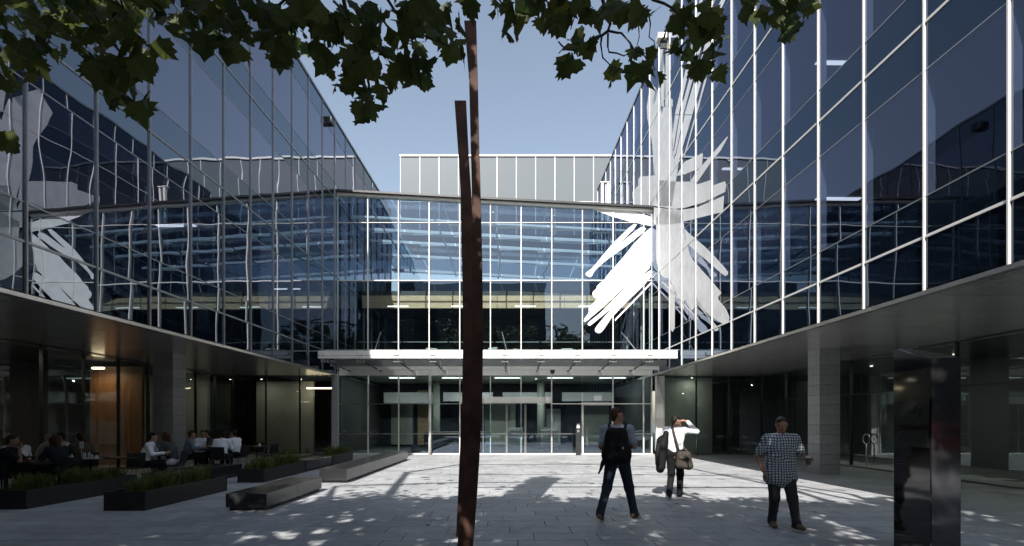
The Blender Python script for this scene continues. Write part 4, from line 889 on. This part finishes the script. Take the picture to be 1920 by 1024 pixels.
# man with backpack, walking away
J = stand(.03, kn_l=v3(-.16,-.02,.50), an_l=v3(-.24,-.30,.14), toe_l=v3(-.22,-.16,.035), kn_r=v3(.17,.18,.49), an_r=v3(.25,.20,.09), toe_r=v3(.30,.35,.035), hip_l=v3(-.09,.0,.91), hip_r=v3(.09,.02,.92))
arms(J, (-.25,-.05,1.15), (-.20,.16,1.02), (.26,.0,1.16), (.17,.22,1.12)); J['cu_l'] = J['cu_r'] = .9; J['pn_r'] = v3(-1,0,.3)
p1 = P(1160, 977, 8.35); build_person('man in pale shirt and jeans with a black backpack, walking towards the doors', (p1.x, 8.45, 0), R(-16), J, (.9, .45, -.08), ('skin', 'hair_brown', 'shirt_pale_blue', 'jeans', 'tan_shoe'), 1.0, sleeve='short', vox=.0085, scale=1.03)
bp = thing('backpack', 'large black backpack worn by the man walking towards the doors', 'backpack', (p1.x, 8.45, 0), R(-16)); bp.scale = (1.03,)*3
sdf_mesh([((-.10,-.20,1.02),(.10,-.20,1.02),.13,.13,.05,((0,1,0),1.25)), ((-.09,-.19,1.10),(-.07,-.18,1.36),.12,.10,.06,((0,1,0),1.2)), ((.09,-.19,1.10),(.07,-.18,1.36),.12,.10,.06,((0,1,0),1.2)), ((-.08,-.29,1.02),(.08,-.29,1.02),.07,.07,.03), ((-.08,-.29,1.02),(-.06,-.27,1.16),.06,.05,.03), ((.08,-.29,1.02),(.06,-.27,1.16),.06,.05,.03)], .010, 'pack', 'bag_black', bp)
for s in (-1, 1): MB().tube([(s*.11,-.10,1.40),(s*.13,.02,1.505),(s*.14,.12,1.42),(s*.16,.14,1.25),(s*.2,.02,1.05),(s*.15,-.13,.98)], .026, 8).build('shoulder_strap', 'bag_black', bp, smooth=True)
MB().tube([(-.18,-.16,.98),(-.21,-.18,.90),(-.24,-.22,.80),(-.27,-.25,.74)], [.035,.035,.02,.012], 8).build('hanging_strap', 'bag_black', bp, smooth=True)
MB().bbox(-.205,-.16,-.24,-.16,.93,1.04,.01).build('red_pouch', 'red_fabric', bp); MB().bbox(.10,.118,-.375,-.362,1.13,1.165,.004).build('zip_tag', 'card_white', bp)

# man shading his eyes, walking away
J = stand(.04, kn_l=v3(-.08,.06,.50), an_l=v3(-.09,-.22,.14), toe_l=v3(-.09,-.08,.035), kn_r=v3(.09,.16,.49), an_r=v3(.08,.16,.09), toe_r=v3(.09,.32,.035), head=v3(.02,.08,1.60))
arms(J, (-.27,-.02,1.16), (-.24,.14,.98), (.42,.16,1.40), (.22,.22,1.62)); J['hd_r'] = v3(-1,-.25,.15); J['pn_r'] = v3(0,.2,-1); J['cu_r'] = .4; J['cu_l'] = 1.1
p2 = P(1267, 934, 10.8); build_person('man in white shirt raising his hand to his head near the doors', (p2.x, 10.85, 0), R(-24), J, (.75, .5, -.35), ('skin', 'hair_dark', 'shirt_white', 'trouser_black', 'shoe'), .95, vox=.009, scale=.99)
co = thing('folded_jacket', 'black jacket hung over the left arm of the man in white shirt', 'jacket', (p2.x, 10.85, 0), R(-24)); co.scale = (.99,)*3
sdf_mesh([((-.22,.06,1.10),(-.24,-.16,1.12),.09,.10,.04), ((-.24,-.16,1.20),(-.27,-.16,.66),.115,.10,.05,((0,1,0),1.5)), ((-.24,-.02,1.05),(-.30,-.03,.60),.10,.09,.04,((0,1,0),1.4)), ((-.16,-.17,1.36),(-.22,-.17,1.1),.06,.09,.04)], .011, 'cloth', 'bag_black', co); MB().tube([(-.30,-.22,1.15),(-.33,-.25,.95),(-.33,-.24,.7)], [.05,.05,.04], 8).build('sleeve', 'bag_black', co, smooth=True)
sb = thing('satchel', 'brown shoulder bag at the hip of the man in white shirt', 'bag', (p2.x, 10.85, 0), R(-24)); sb.scale = (.99,)*3
sdf_mesh([((.12,-.19,.93),(.27,-.16,.93),.062,.062,.02,((.2,-1,0),1.2)), ((.12,-.20,.72),(.29,-.16,.70),.085,.085,.03,((.2,-1,0),1.2)), ((.13,-.2,.92),(.12,-.2,.72),.075,.085,.03), ((.26,-.17,.92),(.29,-.16,.70),.075,.085,.03), ((.14,-.27,.86),(.26,-.245,.86),.035,.035,.02)], .010, 'pouch', 'bag_brown', sb)
MB().tube([(.10,-.20,1.0),(.04,-.165,1.2),(-.02,-.12,1.42),(-.06,0,1.51),(-.02,.14,1.35),(.12,.15,1.1),(.25,.0,.98)], .024, 8).build('shoulder_strap', 'bag_brown', sb, smooth=True); MB().tube([(.28,-.26,.78),(.30,-.27,.70),(.27,-.26,.64)], .012, 6).build('strap_end', 'bag_black', sb, smooth=True)

# man with coffee walking towards the camera
J = stand(.02, hip_l=v3(-.10,0,.90), hip_r=v3(.10,0,.90), kn_l=v3(-.12,.14,.49), an_l=v3(-.13,.26,.12), toe_l=v3(-.17,.40,.075), kn_r=v3(.10,.03,.47), an_r=v3(.09,-.10,.10), toe_r=v3(.10,.06,.035), sh_l=v3(-.205,.02,1.40), sh_r=v3(.205,.02,1.40), head=v3(0,.05,1.60))
arms(J, (-.35,-.02,1.14), (-.33,.20,1.08), (.33,-.06,1.13), (.27,.03,.90)); J['cu_l'] = 1.0; J['cu_r'] = .8; J['pn_l'] = v3(.9,0,.3); J['hd_l'] = v3(-.05,1,.1)
X3 = P(1470, 995, 7.65).x; build_person('stocky man in a checked shirt carrying a coffee cup', (X3, 7.75, 0), R(174), J, (.05, 1, -.25), ('skin', 'hair_grey', 'shirt_check', 'jeans_grey', 'tan_shoe'), 1.17, hs=1.02, sleeve='short', vox=.0085, scale=.955, tuck=False)
cu = thing('coffee_cup', 'takeaway coffee cup with white lid in the hand of the man in checks', 'cup', (X3, 7.75, 0), R(174)); cu.scale = (.955,)*3
MB().tube([(-.285,.285,1.02),(-.285,.29,1.125)], [.030,.040], 14).build('cup', 'tan_shoe', cu, smooth=False); MB().tube([(-.285,.29,1.126),(-.285,.291,1.138),(-.285,.291,1.148)], [.044,.043,.036], 14).build('lid', 'card_white', cu)

# seated cafe guests, tables and chairs
def seated(lean=.12, tw=0.0):
    J = dict(hip_l=v3(-.09,0,.50), hip_r=v3(.09,0,.50), kn_l=v3(-.12,.44,.50), kn_r=v3(.12,.44,.50), an_l=v3(-.11,.40,.10), an_r=v3(.11,.46,.10), toe_l=v3(-.12,.55,.04), toe_r=v3(.12,.61,.04),
             sh_l=v3(-.18,lean,.98), sh_r=v3(.18,lean,.98), head=v3(0,lean+.07,1.175)); return J
chair_meshes = {}
def chair(label, loc, rz):
    t = thing('cafe_chair', label, 'chair', loc, rz, 'black cafe chairs')
    if not chair_meshes:
        chair_meshes['seat'] = MB().bbox(-.21,.21,-.2,.2,.425,.45,.008).mesh('seat', 'chair_black')
        m = MB(); m.add([(-.2,-.2,.47),(.2,-.2,.47),(.2,-.225,.47),(-.2,-.225,.47),(-.2,-.27,.82),(.2,-.27,.82),(.2,-.295,.82),(-.2,-.295,.82)], [(0,3,2,1),(4,5,6,7),(0,1,5,4),(1,2,6,5),(2,3,7,6),(3,0,4,7)]); chair_meshes['backrest'] = m.mesh('backrest', 'chair_black')
        for i, (x, y) in enumerate(((-.19,-.19),(.19,-.19),(-.19,.18),(.19,.18))):
            chair_meshes['leg%d' % i] = MB().tube([(x*1.08, y*1.08, 0), (x, y, .43)], .012, 6).mesh('leg', 'steel')
    for k, me in chair_meshes.items(): put('leg' if k.startswith('leg') else k, me, t)
    return t
def table(label, x, y, r=.36, h=.73):
    t = thing('cafe_table', label, 'table', (x, y, 0), 0, 'dark cafe tables')
    MB().tube([(0,0,h-.03),(0,0,h)], r, 28).build('tabletop', 'table_dark', t); MB().tube([(0,0,.02),(0,0,h-.03)], .03, 8).build('pedestal', 'chair_black', t, smooth=True); MB().tube([(0,0,0),(0,0,.02)], .22, 18).build('base', 'chair_black', t)
def guest(label, px, Y, face, mats, hair='short', sleeve='long', lean=.12, pose='table', vox=.015, look=None, skirt=False, fat=1.0, chair_label=None):
    J = seated(lean); z = lean
    if pose == 'table': arms(J, (-.27,z+.10,.76), (-.10,z+.34,.78), (.27,z+.10,.76), (.10,z+.34,.78))
    elif pose == 'chin': arms(J, (-.25,z+.14,.76), (-.05,z+.30,.80), (.20,z+.26,.78), (.06,z+.20,1.02)); J['hd_r'] = v3(-.2,-.1,1)
    elif pose == 'lap': arms(J, (-.26,z+.02,.74), (-.12,z+.25,.62), (.26,z+.02,.74), (.12,z+.25,.62))
    elif pose == 'down': arms(J, (-.27,z-.04,.72), (-.30,z+.03,.50), (.26,z+.08,.75), (.10,z+.32,.78))
    x = (px - CX)/F*Y
    build_person(label, (x, Y, 0), R(face), J, look or (0, 1, -.15), mats, fat, sleeve=sleeve, hair=hair, vox=vox, skirt=skirt, group='people seated at the cafe tables')
    if chair_label: chair(chair_label, (x, Y, 0), R(face))
S = ('skin', 'hair_dark', 'shirt_white', 'trouser_black', 'shoe')
def mt(sk='skin', hr='hair_dark', top='shirt_white', leg='trouser_black'): return (sk, hr, top, leg, 'shoe')
guest('man in white shirt leaning over the small table left of the stone column', 268, 13.3, -68, mt(), lean=.16, vox=.012, chair_label='black chair of the man in white beside the stone column')
guest('woman with long brown hair in grey sweater and white trousers at the small table', 326, 13.75, 100, mt(hr='hair_brown', top='sweater_grey', leg='trouser_white'), hair='long', lean=.14, vox=.012, look=(.1,1,-.45), chair_label='chair under the woman in white trousers')
guest('man in grey-blue shirt seen from behind right of the stone column', 350, 16.0, -58, mt(hr='hair_brown', top='shirt_blue'), lean=.08, chair_label='chair of the man in grey-blue shirt')
guest('man in white shirt facing right beside the man in grey-blue', 373, 16.9, -110, mt(hr='hair_grey'), lean=.1, look=(.5,1,0), chair_label='chair of the white-shirted man facing right')
guest('man in white shirt with his back to us at the table of five', 414, 15.9, 8, mt(), lean=.10, pose='down', look=(-.5,1,0), chair_label='black chair with its back towards us at the table of five')
guest('person mostly hidden behind the white-shirted man, hand at chin', 398, 17.2, 150, mt(top='shirt_olive'), pose='chin', lean=.14, chair_label='chair of the half-hidden guest at the table of five')
guest('man in white shirt holding both hands to his face, rightmost of the guests', 446, 16.9, 80, mt(), pose='chin', lean=.10, chair_label='chair of the rightmost guest')
guest('bald man in grey shirt seen from behind at the far left', 76, 12.6, -38, mt(top='shirt_grey'), hair='none', sleeve='short', lean=.10, fat=1.15, vox=.012, chair_label='black chair of the bald man in grey')
guest('man in white shirt looking down at the far left table', 34, 11.6, 60, mt('skin_dark', 'hair_dark'), lean=.14, vox=.012, hair='none', look=(.3,1,-.5), chair_label='chair of the man in white at the far left')
guest('person in dark top cut by the left edge of the view', 6, 10.75, -70, mt(top='dress_dark', hr='hair_brown'), sleeve='short', pose='chin', lean=.1, vox=.013, chair_label='chair at the left edge of the view')
guest('woman in dark dress with brown hair, hand raised to her chin', 116, 11.3, 85, mt(hr='hair_brown', top='dress_dark', leg='dress_dark'), hair='long', sleeve='short', pose='chin', lean=.12, vox=.012, skirt=True, chair_label='chair of the woman in dark dress')
guest('dark-haired man in white shirt facing us behind the condiments', 131, 13.7, 150, mt(), lean=.14, look=(.2,1,-.2), chair_label='chair of the dark-haired man facing us')
guest('person in olive shirt leaning forward beside the table number', 158, 12.9, 62, mt(hr='hair_brown', top='shirt_olive'), lean=.16, chair_label='chair of the guest in olive')
XY = lambda px, Y: ((px-CX)/F*Y, Y)
table('small dark table between the man in white and the woman in grey', *XY(299, 13.6), .30); table('dark table in the middle of the group of five', *XY(396, 16.5), .40); table('dark table at the far left edge with plates', *XY(72, 11.1), .40); table('dark table with the number card and condiments', *XY(170, 12.2), .42); table('empty dark table nearest the lobby corner', *XY(482, 18.2), .36); table('empty dark table left of the couple', *XY(222, 12.6), .40)
chair('empty black chair right of the empty table', (*XY(502, 18.0), 0), R(80)); chair('empty black chair behind the empty table', (*XY(478, 19.0), 0), R(170)); chair('empty black chair left of the couple', (*XY(246, 12.9), 0), R(60))
x, y = XY(153, 12.05); t = thing('table_number', 'white table number card on a thin stand', 'sign', (x, y, .73)); MB().tube([(0,0,0),(0,0,.24)], .006, 6).build('stem', 'steel', t); MB().tube([(0,0,0),(0,0,.012)], .05, 12).build('base', 'steel', t); B('card', 'card_white', t, -.045, .045, -.004, .004, .24, .38)
B('digit_stroke', 'dark_steel', t, -.020, -.012, -.0056, -.0041, .28, .335); B('digit_stroke', 'dark_steel', t, .004, .026, -.0056, -.0041, .327, .335); B('digit_stroke', 'dark_steel', t, .018, .026, -.0056, -.0041, .28, .326)
for q, (px, h, r) in enumerate(((158, .12, .035), (167, .13, .03), (172, .09, .03), (181, .07, .035))):
    x, y = XY(px, 12.05); t = thing('condiment_jar', ('tall glass jar nearest the table number', 'second glass jar right of the table number', 'small glass jar third from the table number', 'white sugar pot rightmost on the condiment table')[q], 'jar', (x, y, .73)); MB().tube([(0,0,0),(0,0,h*.8),(0,0,h)], [r, r, r*.7], 12).build('pot', 'glassware' if q < 3 else 'card_white', t, smooth=False); MB().tube([(0,0,h),(0,0,h+.015)], r*.75, 10).build('lid', 'steel', t)
for q, (px, Y) in enumerate(((54, 11.0), (84, 11.15))):
    x, y = XY(px, Y); t = thing('plate', ('white plate nearest the man looking down', 'white plate near the woman in dark dress')[q], 'plate', (x, y, .732)); MB().tube([(0,0,0),(0,0,.008),(0,0,.018)], [.06,.08,.115], 18).build('dish', 'card_white', t); MB().tube([(0,0,.018),(0,0,.04)], [.06,.02], 10).build('food', 'tan_shoe', t)
x, y = XY(487, 18.1); t = thing('sugar_pot', 'white sugar pot on the empty table', 'pot', (x, y, .73)); MB().tube([(0,0,0),(0,0,.09)], .04, 12).build('pot', 'card_white', t); MB().tube([(0,0,.09),(0,0,.10)], .035, 12).build('lid', 'steel', t)
# litter: a few dry leaves on the paving
for q, (px, py, lab) in enumerate(((1270, 945, 'pale crumpled leaf on the paving below the man with the jacket'), (1158, 927, 'dark dry leaf just right of the man with the backpack'), (1526, 960, 'dark dry leaf right of the man with coffee'), (1232, 924, 'small dark leaf left of the feet of the man in white'), (800, 984, 'tiny dry leaf left of the rusted sculpture'))):
    Y = 1552/(py-HY); t = tag(put('fallen_leaf', leaf_me[q % 6][0].copy(), None, ((px-CX)/F*Y, Y, .012), rng.uniform(0, 6)), lab, 'leaf', 'dry leaves on the paving'); t.scale = (.45,)*3; t.data.materials[0] = M['tan_shoe' if q == 0 else 'hair_brown']
